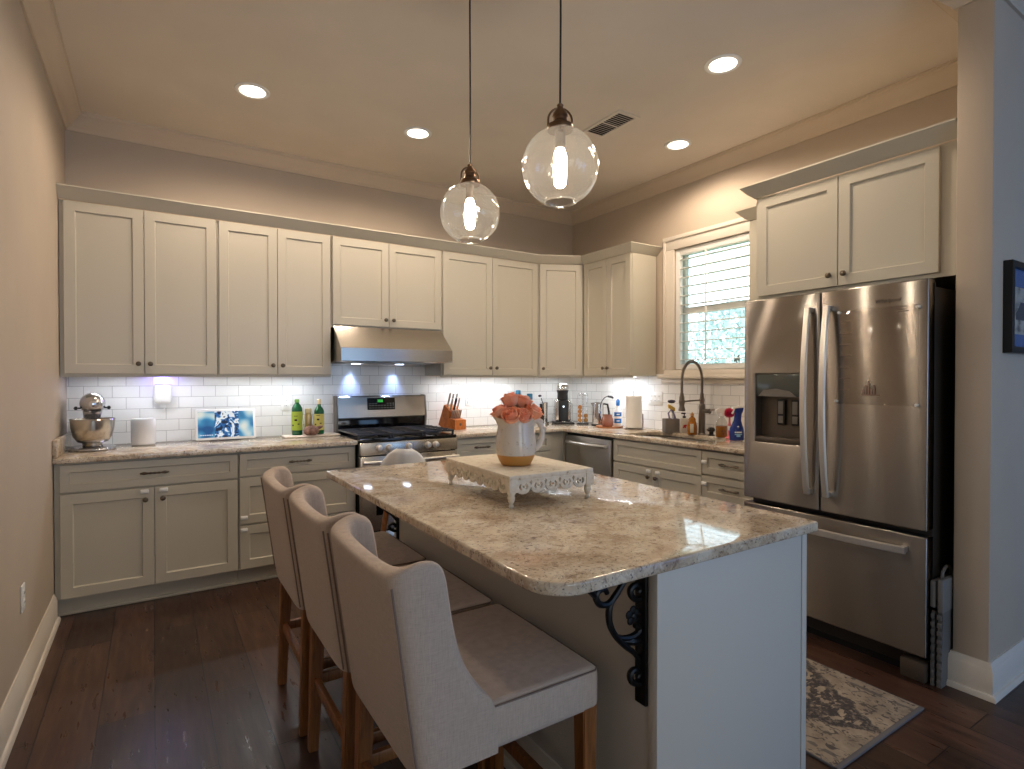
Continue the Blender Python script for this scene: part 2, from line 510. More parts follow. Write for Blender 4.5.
def glow(name, col, s):
    m = bpy.data.materials.new(name); m.use_nodes = True; t = m.node_tree
    t.nodes.remove(t.nodes['Principled BSDF']); e = t.nodes.new('ShaderNodeEmission')
    e.inputs[0].default_value = (*col, 1); e.inputs[1].default_value = s
    t.links.new(e.outputs[0], t.nodes['Material Output'].inputs[0]); return m
M['bulb'] = glow('bulb_glow', (1.0, 0.87, 0.70), PEND_E)
M['can_lens'] = glow('can_lens_glow', (1.0, 0.88, 0.70), 9)
M['led'] = glow('led_glow', COOLLED, 10)
M['violet'] = glow('violet_glow', (0.22, 0.15, 1.0), 9)
M['digits'] = glow('green_digits', (0.1, 0.9, 0.15), 1.0)
M['hoodlamp'] = glow('hood_lamp_glow', (0.65, 0.78, 1.0), 14)
# ---------------------------------------------------------------- room shell
XL, XR, YB, ZC = -0.475, 3.76, 4.66, 3.09
YR, XF = -3.5, 6.0
WY0, WY1, WZ0, WZ1 = 2.50, 3.27, 1.435, 2.46          # sink window opening

bm = NB(); box(bm, XL - 0.15, XF + 0.15, YR - 0.15, YB + 0.15, -0.08, 0); struct('floor', bm, M['floor'])
bm = NB(); box(bm, XL - 0.15, XF + 0.15, YR - 0.15, YB + 0.15, ZC, ZC + 0.1); struct('ceiling', bm, M['ceil'])
bm = NB(); box(bm, XL - 0.15, XL, YR - 0.15, YB + 0.15, 0, ZC); struct('wall_left', bm, M['wall'])
bm = NB(); box(bm, XL, XR, YB, YB + 0.15, 0, ZC); struct('wall_back', bm, M['wall'])
struct('wall_right', plate([(0.89 + 0.13, 0), (YB + 0.15, 0), (YB + 0.15, ZC), (0.89 + 0.13, ZC)], [rrect(WY0, WY1, WZ0, WZ1, 0)], 0.15, 0,
       lambda u, v, w: (XR + w, u, v)), M['wall'])
bm = NB(); box(bm, 2.985, XF + 0.15, 0.89, 1.02, 0, ZC, 0.006); struct('wall_partition', bm, M['wall'])
bm = NB(); box(bm, XF, XF + 0.15, YR - 0.15, 0.89, 0, ZC); struct('wall_far', bm, M['wall'])
struct('wall_rear', plate([(XL, 0), (XF, 0), (XF, ZC), (XL, ZC)], [], 0.15, 0,
       lambda u, v, w: (u, YR - w, v)), M['wall'])
# tiled splash areas
bm = NB(); box(bm, XL, XR, YB - 0.01, YB, 0.9, 1.80); struct('trim_1', bm, M['tile_b'])['label'] = 'white subway tile behind the range counter'
bm = NB(); box(bm, XR - 0.01, XR, 2.0, YB - 0.01, 0.9, 1.40); struct('trim_2', bm, M['tile_r'])['label'] = 'white subway tile behind the sink counter'
# crown moulding
CROWN = [(0, -0.105), (0.012, -0.105), (0.018, -0.092), (0.03, -0.085), (0.055, -0.055), (0.078, -0.03), (0.088, -0.024), (0.092, -0.012), (0.10, -0.010), (0.10, 0), (0, 0)]
def mirr(p): return [(-a, b) for a, b in p]
bm = NB(); sweep(bm, [(XL, YR), (XL, YB), (XR, YB), (XR, 1.02), (2.985, 1.02), (2.985, 0.89), (XF, 0.89), (XF, YR)], mirr(CROWN), ZC); struct('trim_3', bm, M['crown'])
# baseboards
BASE = [(0, 0), (0.032, 0), (0.032, 0.012), (0.026, 0.022), (0.018, 0.024), (0.018, 0.118), (0.014, 0.124), (0.014, 0.132), (0.008, 0.142), (0.006, 0.152), (0, 0.152)]
bm = NB(); sweep(bm, [(XL, YR), (XL, 4.005)], mirr(BASE)); struct('baseboard_left', bm, M['trim'])
bm = NB(); sweep(bm, [(3.2, 1.02), (2.985, 1.02), (2.985, 0.89), (XF, 0.89), (XF, YR)], mirr(BASE)); struct('baseboard_right', bm, M['trim'])

# ---------------------------------------------------------------- sink window: casing, sash, panes
bm = NB()
W2 = 0.108
for (y0, y1, z0, z1) in ((WY1, WY1 + W2, WZ0, WZ1), (WY0 - W2, WY0, WZ0, WZ1), (WY0 - W2, WY1 + W2, WZ1, WZ1 + W2)):
    box(bm, XR - 0.018, XR, y0, y1, z0, z1, 0.003)
box(bm, XR - 0.030, XR - 0.018, WY0 - W2 - 0.006, WY1 + W2 + 0.006, WZ1 + W2 - 0.028, WZ1 + W2 + 0.006, 0.004)
box(bm, XR - 0.028, XR - 0.018, WY1 + W2 - 0.024, WY1 + W2 + 0.004, WZ0, WZ1 + W2 - 0.029, 0.004)
box(bm, XR - 0.024, XR - 0.018, WY1, WY1 + 0.016, WZ0, WZ1, 0.003)
box(bm, XR - 0.055, XR, WY0 - W2 - 0.02, WY1 + W2 + 0.045, WZ0 - 0.075, WZ0 - 0.045, 0.006)
box(bm, XR - 0.020, XR, WY0 - W2, WY1 + W2, WZ0 - 0.045, WZ0 - 0.0005, 0.003)
box(bm, XR - 0.022, XR, WY0 - W2, WY1 + W2 + 0.02, WZ0 - 0.115, WZ0 - 0.075, 0.004)
struct('trim_4', bm, M['trim'])
bm = NB()
JX = XR + 0.075
for (y0, y1, z0, z1, x0) in ((WY0, WY0 + 0.045, WZ0, WZ1, JX), (WY1 - 0.045, WY1, WZ0, WZ1, JX), (WY0 + 0.0455, WY1 - 0.0455, WZ0, WZ0 + 0.05, JX), (WY0 + 0.0455, WY1 - 0.0455, WZ1 - 0.045, WZ1, JX),
                         (WY0 + 0.02, WY1 - 0.02, 1.915, 1.965, JX - 0.012)):
    box(bm, x0, x0 + 0.05, y0, y1, z0, z1, 0.003)
fr = struct('window_1', bm, M['white'])
for z0, z1 in ((WZ0 + 0.05, 1.915), (1.965, WZ1 - 0.045)):
    bm = NB(); box(bm, JX + 0.02, JX + 0.026, WY0 + 0.045, WY1 - 0.045, z0, z1); obj('pane', bm, M['pane'], fr)
# shutter
sh = thing('plantation_shutter', 'white louvred plantation shutter filling the window over the sink', 'shutter', (XR + 0.02, (WY0 + WY1) / 2, WZ0))
hw = (WY1 - WY0) / 2 - 0.004; hh = WZ1 - WZ0 - 0.004
bm = NB()
box(bm, -0.016, 0.016, -hw, -hw + 0.048, 0.004, hh, 0.003); box(bm, -0.016, 0.016, hw - 0.048, hw, 0.004, hh, 0.003)
box(bm, -0.016, 0.016, -hw + 0.0485, hw - 0.0485, 0.004, 0.045, 0.003); box(bm, -0.016, 0.016, -hw + 0.0485, hw - 0.0485, hh - 0.052, hh, 0.003)
obj('frame', bm, M['white'], sh)
bm = NB(); box(bm, -0.032, 0.03, -hw + 0.049, hw - 0.049, -0.004, 0.004, 0.0035)
nl = 12; z0l, z1l = 0.085, hh - 0.09
lv = None
for k in range(nl):
    z = z0l + (z1l - z0l) * k / (nl - 1)
    if lv is None: lv = obj('louver', bm, M['white'], sh)
    else:
        c = lv.copy(); link(c); c.parent = sh; lvk = c
    (lv if k == 0 else lvk).location = (0, 0, z)
    (lv if k == 0 else lvk).rotation_euler = (0, R(-3.5), 0)
bm = NB(); box(bm, -0.048, -0.038, 0.045, 0.057, z0l - 0.02, z1l + 0.03, 0.003); obj('tilt_rod', bm, M['white'], sh)

# garden seen through the window
M['bark'] = mat('bark', srgb(90, 76, 62), 0.9)
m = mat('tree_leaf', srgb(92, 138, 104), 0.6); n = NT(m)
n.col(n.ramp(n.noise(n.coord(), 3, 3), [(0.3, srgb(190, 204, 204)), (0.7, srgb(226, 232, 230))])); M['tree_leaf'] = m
M['lawn'] = paint('lawn_grass', srgb(110, 150, 96), 0.9, 0.2, 8)
bm = NB(); box(bm, XF + 0.2, 30, -14, 26, -0.35, -0.25); o = struct('ground_garden', bm, M['lawn'])
bm = NB(); box(bm, XR + 0.16, XF + 0.2, 1.05, 26, -0.35, -0.25); o = struct('ground_side', bm, M['lawn'])
def tree(x, y, h, r, label):
    t = thing('tree', label, 'tree', (x, y, -0.25), 0, 'trees beyond the window')
    bm = NB(); cyl(bm, (0, 0, 0), (0, 0, h * 0.7), 0.12, 0.05, 8); obj('trunk', bm, M['bark'], t)
    bm = NB()
    for _ in range(4200):
        a = random.uniform(0, 2 * PI); q = random.random() ** 0.5; zz = random.uniform(-1, 1)
        rr = r * math.sqrt(max(0, 1 - zz * zz)) * q * random.uniform(0.75, 1.05)
        c = Vector((rr * math.cos(a), rr * math.sin(a), h * 0.62 + zz * h * 0.40))
        sz = random.uniform(0.06, 0.14); e = Euler((random.uniform(0, 6), random.uniform(0, 6), 0)).to_matrix()
        bm.faces.new([bm.verts.new(c + e @ Vector(p) * sz) for p in ((-0.5, 0, 0), (0, -0.3, 0.05), (0.6, 0, 0), (0, 0.3, 0.05))])
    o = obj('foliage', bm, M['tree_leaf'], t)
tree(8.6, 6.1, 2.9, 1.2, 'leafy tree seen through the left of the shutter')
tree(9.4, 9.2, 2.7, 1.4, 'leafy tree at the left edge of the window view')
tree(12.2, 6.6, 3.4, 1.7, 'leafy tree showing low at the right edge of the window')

# ---------------------------------------------------------------- cabinets
KN = None
def knob_bm():
    bm = NB(); lathe(bm, [(0.0055, 0), (0.0055, 0.012), (0.011, 0.016), (0.0155, 0.022), (0.0145, 0.028), (0.008, 0.032), (0, 0.033)], n=16, axis='y')
    for v in bm.verts: v.co.y = -v.co.y
    return bm
def pull_bm(w=0.15):
    bm = NB()
    for s in (-1, 1):
        cyl(bm, (s * w * 0.36, 0, 0), (s * w * 0.36, -0.022, 0), 0.006, 0.005, 10)
        lathe(bm, [(0.0, -0.012), (0.008, -0.009), (0.0095, 0), (0.008, 0.009), (0, 0.012)], (s * w * 0.36, -0.022, 0), 10, axis='x')
    tube(bm, [(x * w, -0.024 - 0.006 * (1 - (2 * x) ** 2), 0) for x in [k / 14 - 0.5 for k in range(15)]],
         [0.0045 + 0.0025 * abs(math.sin(k * PI / 2)) for k in range(15)], 8)
    return bm
def lock_bm():
    bm = NB(); box(bm, -0.022, 0.022, -0.012, 0, -0.013, 0.013, 0.006, seg=3); box(bm, -0.012, 0.012, -0.016, -0.011, -0.006, 0.006, 0.003); return bm
_hw = {}
def hardware(kind, parent, x, y, z, wid=0.15):
    key = (kind, wid)
    if key not in _hw:
        bm, mm = {'knob': lambda: (knob_bm(), M['nickel']), 'handle': lambda: (pull_bm(wid), M['nickel']), 'child_latch': lambda: (lock_bm(), M['white'])}[kind]()
        o = obj(kind, bm, mm, parent); _hw[key] = o
    else:
        o = _hw[key].copy(); link(o); o.parent = parent
    o.location = (x, y, z); return o

def shaker_bm(x0, x1, z0, z1, y=0.0, t=0.02, fw=0.057):
    bm = NB(); q = 0.0006
    def pan(a0, a1, b0, b1):
        pr = [(x0, z0), (x1, z0), (x1, z1), (x0, z1)]
    o = [(x0, z0), (x1, z0), (x1, z1), (x0, z1)]
    o2 = [(x0 + .0015, z0 + .0015), (x1 - .0015, z0 + .0015), (x1 - .0015, z1 - .0015), (x0 + .0015, z1 - .0015)]
    i1 = [(x0 + fw, z0 + fw), (x1 - fw, z0 + fw), (x1 - fw, z1 - fw), (x0 + fw, z1 - fw)]
    k = 0.005
    i2 = [(x0 + fw + k, z0 + fw + k), (x1 - fw - k, z0 + fw + k), (x1 - fw - k, z1 - fw - k), (x0 + fw + k, z1 - fw - k)]
    L = []
    for ring, yy in ((o, y), (o, y - t + .0015), (o2, y - t), (i1, y - t), (i1, y - t + .003), (i2, y - t + .0105)):
        L.append([bm.verts.new((a, yy, b)) for a, b in ring])
    for A, B in zip(L, L[1:]):
        for j in range(4): bm.faces.new((A[j], A[(j + 1) % 4], B[(j + 1) % 4], B[j]))
    bm.faces.new(L[-1]); bm.faces.new(L[0]); return bm

def front(t, kind, x0, x1, z0, z1, hw=None, latch=None, fw=None, y=0.0):
    nm = 'drawer' if kind == 'drawer' else 'door'
    d = obj(nm, shaker_bm(x0, x1, z0, z1, y, 0.02, fw or (0.042 if kind == 'drawer' else 0.057)), M['cab'], t, 25)
    yf = y - 0.02
    if hw:
        for h in (hw if isinstance(hw, list) else [hw]):
            if h == 'handle': hardware('handle', d, (x0 + x1) / 2, yf + 0.0095 if (z1 - z0) > 0.11 else yf, (z0 + z1) / 2)
            else: hardware('knob', d, h[0], yf, h[1])
    for l in (latch or []): hardware('child_latch', d, l[0], yf, l[1])
    return d

CABG = None
def base_cab(name, label, loc, rot, W, D, fronts, hollow=False):
    t = thing(name, label, 'cabinet', loc, rot, 'base cabinets')
    bm = NB()
    if hollow:
        box(bm, 0, W, 0.0, D, 0.105, 0.66); box(bm, 0, W, 0.0, 0.018, 0.66, 0.880); box(bm, 0, 0.016, 0.018, D, 0.66, 0.880); box(bm, W - 0.016, W, 0.018, D, 0.66, 0.880)
    else: box(bm, 0, W, 0.0, D, 0.105, 0.880)
    box(bm, 0, W, 0.062, D, 0.0, 0.105)
    obj('body', bm, M['cab'], t, 25)
    bm = NB(); box(bm, 0, W, 0.052, 0.062, 0.0, 0.106); box(bm, 0, W, 0.040, 0.052, 0.0, 0.018, 0.004); obj('toe_kick', bm, M['cab'], t)
    for f in fronts: front(t, *f)
    return t
def upper_cab(name, label, loc, rot, W, D, z0, z1, fronts):
    t = thing(name, label, 'cabinet', loc, rot, 'wall cabinets')
    bm = NB(); box(bm, 0, W, 0, D, z0, z1); box(bm, 0, W, 0, 0.018, z0 - 0.014, z0, 0); obj('body', bm, M['cab'], t, 25)
    for f in fronts: front(t, *f)
    return t

FY = 4.03      # back-run carcass face
# base, left of the range
x0 = XL + 0.004
base_cab('base_cabinet', 'wide base cabinet under the stand mixer with two latched doors and a long drawer', (x0, FY, 0), 0, 0.464 - x0, YB - FY - 0.002, [
    ('drawer', 0.026, 0.464 - x0 - 0.006, 0.715, 0.870, 'handle'),
    ('door', 0.026, 0.002 - x0, 0.113, 0.703, (-0.041 - x0, 0.635), [(-0.046 - x0, 0.683)]),
    ('door', 0.006 - x0, 0.464 - x0 - 0.006, 0.113, 0.703, (0.047 - x0, 0.635), [(0.052 - x0, 0.683)])])
x1 = 0.466
base_cab('drawer_cabinet', 'three drawer base cabinet between the mixer cabinet and the range', (x1, FY, 0), 0, 1.236 - x1, YB - FY - 0.002, [
    ('drawer', 0.006, 1.236 - x1 - 0.012, 0.722, 0.870, 'handle'),
    ('drawer', 0.006, 1.236 - x1 - 0.012, 0.408, 0.710, None, [(0.03, 0.45)], 0.057),
    ('drawer', 0.006, 1.236 - x1 - 0.012, 0.113, 0.396, None, [(0.03, 0.37)], 0.057)])
x2 = 2.036
base_cab('base_cabinet', 'base cabinet right of the range with two drawers, under the knife block', (x2, FY, 0), 0, 0.96, YB - FY - 0.002, [
    ('drawer', 0.012, 0.478, 0.722, 0.870, 'handle'), ('drawer', 0.484, 0.95, 0.722, 0.870, 'handle'),
    ('door', 0.012, 0.478, 0.113, 0.710, (0.44, 0.635)), ('door', 0.484, 0.95, 0.113, 0.710, (0.52, 0.635))])
# corner filler cabinet
t = thing('corner_cabinet', 'blind corner base cabinet with plain strips between range run and dishwasher', 'cabinet', (2.998, FY, 0), 0, 'base cabinets')
bm = NB(); prism(bm, [(0, 0), (0.148, 0), (0.148, -0.018), (0.165, -0.018), (0.758, -0.018), (0.758, 0.625), (0, 0.625)], 0.0, 0.880, lambda u, v, w: (u, v, w)); obj('body', bm, M['cab'], t, 25)
# right run (face at x = 3.16)
FX = 3.16; RT = R(-90)
base_cab('sink_cabinet', 'sink base cabinet with false drawer front and two latched doors', (FX, 3.368, 0), RT, 0.868, XR - FX - 0.002, [
    ('drawer', 0.006, 0.870, 0.700, 0.870),
    ('door', 0.006, 0.432, 0.113, 0.688, (0.396, 0.62), [(0.392, 0.662)]),
    ('door', 0.436, 0.870, 0.113, 0.688, (0.472, 0.62), [(0.482, 0.662)])], True)
base_cab('drawer_cabinet', 'narrow drawer base cabinet between the sink cabinet and the refrigerator', (FX, 2.498, 0), RT, 0.450, XR - FX - 0.002, [
    ('drawer', 0.006, 0.442, 0.716, 0.870, 'handle', [(0.026, 0.795)]),
    ('drawer', 0.006, 0.442, 0.556, 0.704, 'handle', [(0.026, 0.65)]),
    ('drawer', 0.006, 0.442, 0.113, 0.544, 'handle', None, 0.057)])

# wall cabinets along the back
UY, UZ0, UZ1 = 4.31, 1.385, 2.44; UD = YB - UY - 0.012
def pair(x0, x1, xs, z0, kz=0.07, zt=2.436):
    return [('door', 0.005 + (xs[0]), xs[1], z0 + 0.006, zt, (xs[1] - 0.03, z0 + kz)), ('door', xs[1] + 0.004, x1 - x0 - 0.006, z0 + 0.006, zt, (xs[1] + 0.034, z0 + kz))]
a = XL + 0.004
upper_cab('wall_cabinet', 'two door wall cabinet next to the left wall, above the stand mixer', (a, UY, 0), 0, 0.372 - a, UD, UZ0, UZ1, pair(a, 0.372, (0.016, -0.046 - a), UZ0))
upper_cab('wall_cabinet', 'two door wall cabinet above the green bottles, just left of the range hood', (0.374, UY, 0), 0, 1.136 - 0.374, UD, UZ0, UZ1, pair(0.374, 1.136, (0.004, 0.754 - 0.374), UZ0))
upper_cab('wall_cabinet', 'short two door wall cabinet directly above the steel range hood', (1.138, UY, 0), 0, 2.056 - 1.138, UD, 1.765, UZ1, pair(1.138, 2.056, (0.006, 1.589 - 1.138), 1.765, 0.06))
upper_cab('wall_cabinet', 'two door wall cabinet right of the range hood, above the knife block', (2.058, UY, 0), 0, 3.05 - 2.058, UD, UZ0, UZ1, pair(2.058, 3.05, (0.006, 2.551 - 2.058), UZ0))
# diagonal corner wall cabinet
A = Vector((3.055, 4.305)); B = Vector((3.452, 4.108)); ang = math.atan2(B.y - A.y, B.x - A.x); Ld = (B - A).length
t = thing('corner_wall_cabinet', 'single door corner wall cabinet set at an angle above the coffee machine', 'cabinet', (A.x, A.y, 0), ang, 'wall cabinets')
Mi = Matrix.Rotation(-ang, 2)
poly = [Mi @ (Vector(p) - A) for p in ((A.x, A.y), (B.x, B.y), (XR - 0.012, 4.106), (XR - 0.012, YB - 0.012), (3.055, YB - 0.012))]
bm = NB(); prism(bm, [tuple(p) for p in poly], UZ0, UZ1, lambda u, v, w: (u, v, w)); box(bm, 0, Ld, 0, 0.018, UZ0 - 0.014, UZ0, 0); obj('body', bm, M['cab'], t, 25)
front(t, 'door', 0.02, Ld - 0.022, UZ0 + 0.006, 2.436, (0.05, UZ0 + 0.07))
# right wall cabinets
UX = 3.46
upper_cab('wall_cabinet', 'narrow two door wall cabinet left of the window, above the paper towels', (UX, 4.10, 0), RT, 4.10 - 3.474, XR - UX - 0.012, UZ0, UZ1,
          [('door', 0.008, 0.322, UZ0 + 0.006, 2.436, (0.294, UZ0 + 0.07)), ('door', 0.326, 0.62, UZ0 + 0.006, 2.436, (0.352, UZ0 + 0.07))])
upper_cab('wall_cabinet', 'slim wall cabinet squeezed between the window and the cabinet over the refrigerator', (UX, 2.352, 0), RT, 0.30, XR - UX - 0.012, UZ0, UZ1,
          [('door', 0.006, 0.294, UZ0 + 0.006, 2.436)])
t = upper_cab('fridge_cabinet', 'deep two door wall cabinet above the steel refrigerator', (3.07, 2.045, 0), RT, 2.045 - 1.022, XR - 3.07 - 0.002, 1.845, UZ1,
          [('door', 0.02, 0.484, 1.851, 2.43, (0.448, 1.91)), ('door', 0.488, 0.938, 1.851, 2.43, (0.524, 1.91))])
bm = NB(); box(bm, 0.002, 0.02, 0.1, XR - 3.07 - 0.002, 0, 1.845); obj('side_panel', bm, M['cab'], t)

CC = [(0, 0), (0.004, 0), (0.009, 0.006), (0.030, 0.024), (0.056, 0.056), (0.060, 0.060), (0.064, 0.063), (0.064, 0.071), (0, 0.071)]
o = None
bm = NB(); sweep(bm, [(XL + 0.001, 4.29), (3.062, 4.29), (3.442, 4.10), (3.442, 3.474), (XR - 0.002, 3.474)], mirr(CC), 2.442)
cr = tag(obj('cabinet_crown', bm, M['cab']), 'long crown moulding running along the top of the corner wall cabinets', 'moulding', 'cabinet crowns')
bm = NB(); sweep(bm, [(XR - 0.002, 2.352), (3.442, 2.352), (3.442, 2.116)], mirr(CC), 2.442)
tag(obj('cabinet_crown', bm, M['cab']), 'short crown moulding on the slim cabinet right of the window', 'moulding', 'cabinet crowns')
bm = NB(); sweep(bm, [(XR - 0.002, 2.045), (3.052, 2.045), (3.052, 1.024)], mirr(CC), 2.442)
tag(obj('cabinet_crown', bm, M['cab']), 'crown moulding on the deep cabinet above the refrigerator', 'moulding', 'cabinet crowns')

# ---------------------------------------------------------------- worktops
def worktop(label, outline, holes=(), splash=None):
    bm = plate(outline, holes, 0.032, 0.006, lambda u, v, w: (u, v, 0.882 + w))
    o = tag(obj('worktop', bm, M['granite'], None, 40), label, 'worktop', 'granite worktops'); return o
wt = worktop('granite worktop under the stand mixer, left of the range', [(XL + 0.002, 3.985), (1.238, 3.985), (1.238, YB - 0.011), (XL + 0.002, YB - 0.011)])
bm = NB(); box(bm, XL + 0.002, XL + 0.022, 3.985, YB - 0.012, 0.9145, 1.015, 0.003); obj('side_splash', bm, M['granite'], wt)
SKX0, SKX1, SKY0, SKY1 = 3.235, 3.60, 2.60, 3.33
worktop('L-shaped granite worktop around the corner, holding the sink', [(2.034, 3.985), (3.118, 3.985), (3.118, 2.050), (XR - 0.011, 2.050), (XR - 0.011, YB - 0.011), (2.034, YB - 0.011)],
        [rrect(SKX0, SKX1, SKY0, SKY1, 0.07)])
t = thing('sink', 'undermount sink basin set in the granite under the window', 'sink', ((SKX0 + SKX1) / 2, (SKY0 + SKY1) / 2, 0.882))
bm = NB(); rings = []
for ins, z in ((-0.012, 0), (-0.012, -0.004), (-0.004, -0.006), (0.004, -0.15), (0.03, -0.19), (0.10, -0.195)):
    hx, hy = (SKX1 - SKX0) / 2 - ins, (SKY1 - SKY0) / 2 - ins
    rings.append([bm.verts.new((u, v, z)) for u, v in rrect(-hx, hx, -hy, hy, max(0.02, 0.07 - ins))])
for A_, B_ in zip(rings, rings[1:]):
    for j in range(len(A_)): bm.faces.new((A_[j], A_[(j + 1) % len(A_)], B_[(j + 1) % len(A_)], B_[j]))
bm.faces.new(rings[-1]); obj('basin', bm, M['steel'], t)
bm = NB(); lathe(bm, [(0.045, -0.194), (0.045, -0.19), (0.03, -0.189), (0.0, -0.192)]); obj('drain', bm, M['chrome'], t)

# ---------------------------------------------------------------- under-cabinet strip lights
def strip(x0, x1, y, label, rot=0, loc=None, pw=1.0):
    w = x1 - x0
    t = thing('strip_light', label, 'light', loc or ((x0 + x1) / 2, y, UZ0 - 0.011), rot, 'under-cabinet strip lights')
    bm = NB(); box(bm, -w / 2, w / 2, -0.012, 0.012, 0.002, 0.011, 0.002); obj('housing', bm, M['white'], t)
    bm = NB(); box(bm, -w / 2 + 0.01, w / 2 - 0.01, -0.008, 0.008, 0.0, 0.0025); obj('lens', bm, M['led'], t)
    area('strip_lamp', (0, 0, -0.001), (0, 0, 0), w - 0.02, 0.02, UC_W * w * pw, COOLLED, t)
strip(-0.35, 0.30, YB - 0.19, 'thin strip light under the cabinet above the mixer', pw=0.62)
strip(0.45, 1.06, YB - 0.19, 'thin strip light under the cabinet above the green bottles')
strip(2.14, 2.98, YB - 0.19, 'thin strip light under the cabinet above the knife block', pw=1.3)
strip(0, 0.30, 0, 'thin strip light under the angled corner cabinet', 0, (3.42, 4.42, UZ0 - 0.011), 1.3)
strip(0, 0.50, 0, 'thin strip light under the cabinet above the paper towels', R(90), (XR - 0.18, 3.79, UZ0 - 0.011), 1.8)
# ---------------------------------------------------------------- island
IX0, IX1, IY0, IY1 = 1.060, 1.728, 0.972, 2.757
t = thing('kitchen_island', 'cream painted kitchen island base standing under the pale granite slab', 'kitchen island', (IX0, IY0, 0))
w, d = IX1 - IX0, IY1 - IY0
bm = NB(); box(bm, 0, w - 0.022, 0.030, d - 0.02, 0.0, 0.880); obj('body', bm, M['island'], t)
bm = NB(); box(bm, -0.003, w - 0.030, 0.0, 0.031, 0.0, 0.880, 0.002); obj('end_panel', bm, M['island'], t)
bm = NB(); box(bm, w - 0.026, w, -0.001, 0.020, 0.0, 0.880, 0.002); obj('corner_stile', bm, M['island'], t)
bm = NB(); box(bm, -0.014, w - 0.03, d - 0.02, d, 0.0, 0.880, 0.002); obj('end_panel', bm, M['island'], t)
bm = NB(); sweep(bm, [(0, 0.032), (0, d - 0.02)], BASE); obj('baseboard', bm, M['trim'], t)
for k in range(3):
    y0 = 0.025 + k * (d - 0.05) / 3; y1 = y0 + (d - 0.05) / 3 - 0.006
    M_ = Matrix.Translation((w - 0.022, 0, 0)) @ Matrix.Rotation(R(90), 4, 'Z')
    for nm, z0, z1 in (('drawer', 0.715, 0.870), ('door', 0.113, 0.703)):
        bm = shaker_bm(y0, y1, z0, z1, 0, 0.02)
        for v in bm.verts: v.co = M_ @ v.co
        obj(nm, bm, M['island'], t, 25)
bm = plate(rrect(0.702, 1.752, 0.946, 2.772, [0.10, 0.012, 0.012, 0.03], 10), (), 0.032, 0.007, lambda u, v, w: (u, v, 0.882 + w), 3)
tag(obj('worktop', bm, M['granite'], None, 40), 'pale speckled granite island slab with one broadly rounded corner', 'worktop', 'granite worktops')

def bracket(y, z_label):
    t = thing('scroll_bracket', z_label, 'bracket', (IX0, y, -0.014), 0, 'iron brackets under the island slab')
    bm = NB(); box(bm, -0.010, 0, -0.019, 0.019, 0.537, 0.8955, 0.002); box(bm, -0.27, 0, -0.019, 0.019, 0.886, 0.8955, 0.002); obj('mount_plate', bm, M['iron'], t)
    def sc(pts, r=0.0075, tip=True):
        # smooth through the points, flat-sided bar
        P = [Vector((-u, 0, z)) for u, z in pts]; Q = []
        for i in range(len(P) - 1):
            p0 = P[max(i - 1, 0)]; p1 = P[i]; p2 = P[i + 1]; p3 = P[min(i + 2, len(P) - 1)]
            for k in range(6):
                s = k / 6
                Q.append(0.5 * ((2 * p1) + (p2 - p0) * s + (2 * p0 - 5 * p1 + 4 * p2 - p3) * s * s + (3 * p1 - p0 - 3 * p2 + p3) * s ** 3))
        Q.append(P[-1]); return Q
    bm = NB()
    for pts in ([(0.004, 0.640), (0.031, 0.674), (0.062, 0.70), (0.092, 0.73), (0.113, 0.763), (0.118, 0.797), (0.109, 0.823), (0.085, 0.846), (0.06, 0.872), (0.052, 0.888)],
                [(0.085, 0.842), (0.10, 0.831), (0.122, 0.819), (0.147, 0.824), (0.160, 0.842), (0.152, 0.858), (0.132, 0.858), (0.124, 0.846)],
                [(0.030, 0.745), (0.012, 0.733), (0.023, 0.721), (0.046, 0.718), (0.073, 0.723), (0.092, 0.732)],
                [(0.004, 0.811), (0.023, 0.809), (0.042, 0.823), (0.044, 0.840), (0.026, 0.847), (0.011, 0.836), (0.017, 0.826)],
                [(0.004, 0.590), (0.022, 0.592), (0.042, 0.606), (0.044, 0.625), (0.029, 0.631), (0.014, 0.619), (0.02, 0.608)],
                [(0.160, 0.845), (0.19, 0.874), (0.22, 0.886)]):
        q = sc(pts); n_ = len(q)
        tube(bm, q, [0.0085 * (0.75 + 0.25 * math.sin(PI * min(1, (i + 2) / n_))) for i in range(n_)], 8)
    obj('scroll', bm, M['iron'], t)
    bm = NB()
    for k in range(5):
        a = 2 * PI * k / 5 + 0.3
        lathe(bm, [(0, -0.006), (0.010, -0.003), (0.012, 0), (0.008, 0.004), (0, 0.006)], (-0.036 + 0.014 * math.cos(a), 0, 0.771 + 0.014 * math.sin(a)), 10, axis='y')
    lathe(bm, [(0, -0.011), (0.008, -0.006), (0.009, 0.006), (0, 0.011)], (-0.036, 0, 0.771), 10, axis='y')
    cyl(bm, (-0.036, 0, 0.771), (0, 0, 0.771), 0.005); obj('flower', bm, M['iron'], t)
    bm = NB(); tube(bm, [(-0.066, 0, 0.712), (-0.045, 0, 0.708), (-0.025, 0, 0.703), (-0.004, 0, 0.703)], [0.002, 0.011, 0.012, 0.003], 8); obj('leaf', bm, M['iron'], t)
    return t
bracket(1.024, 'black iron scroll bracket under the rounded slab corner, next to the end panel')
bracket(2.736, 'black iron scroll bracket at the far end of the slab, behind the stool backs')

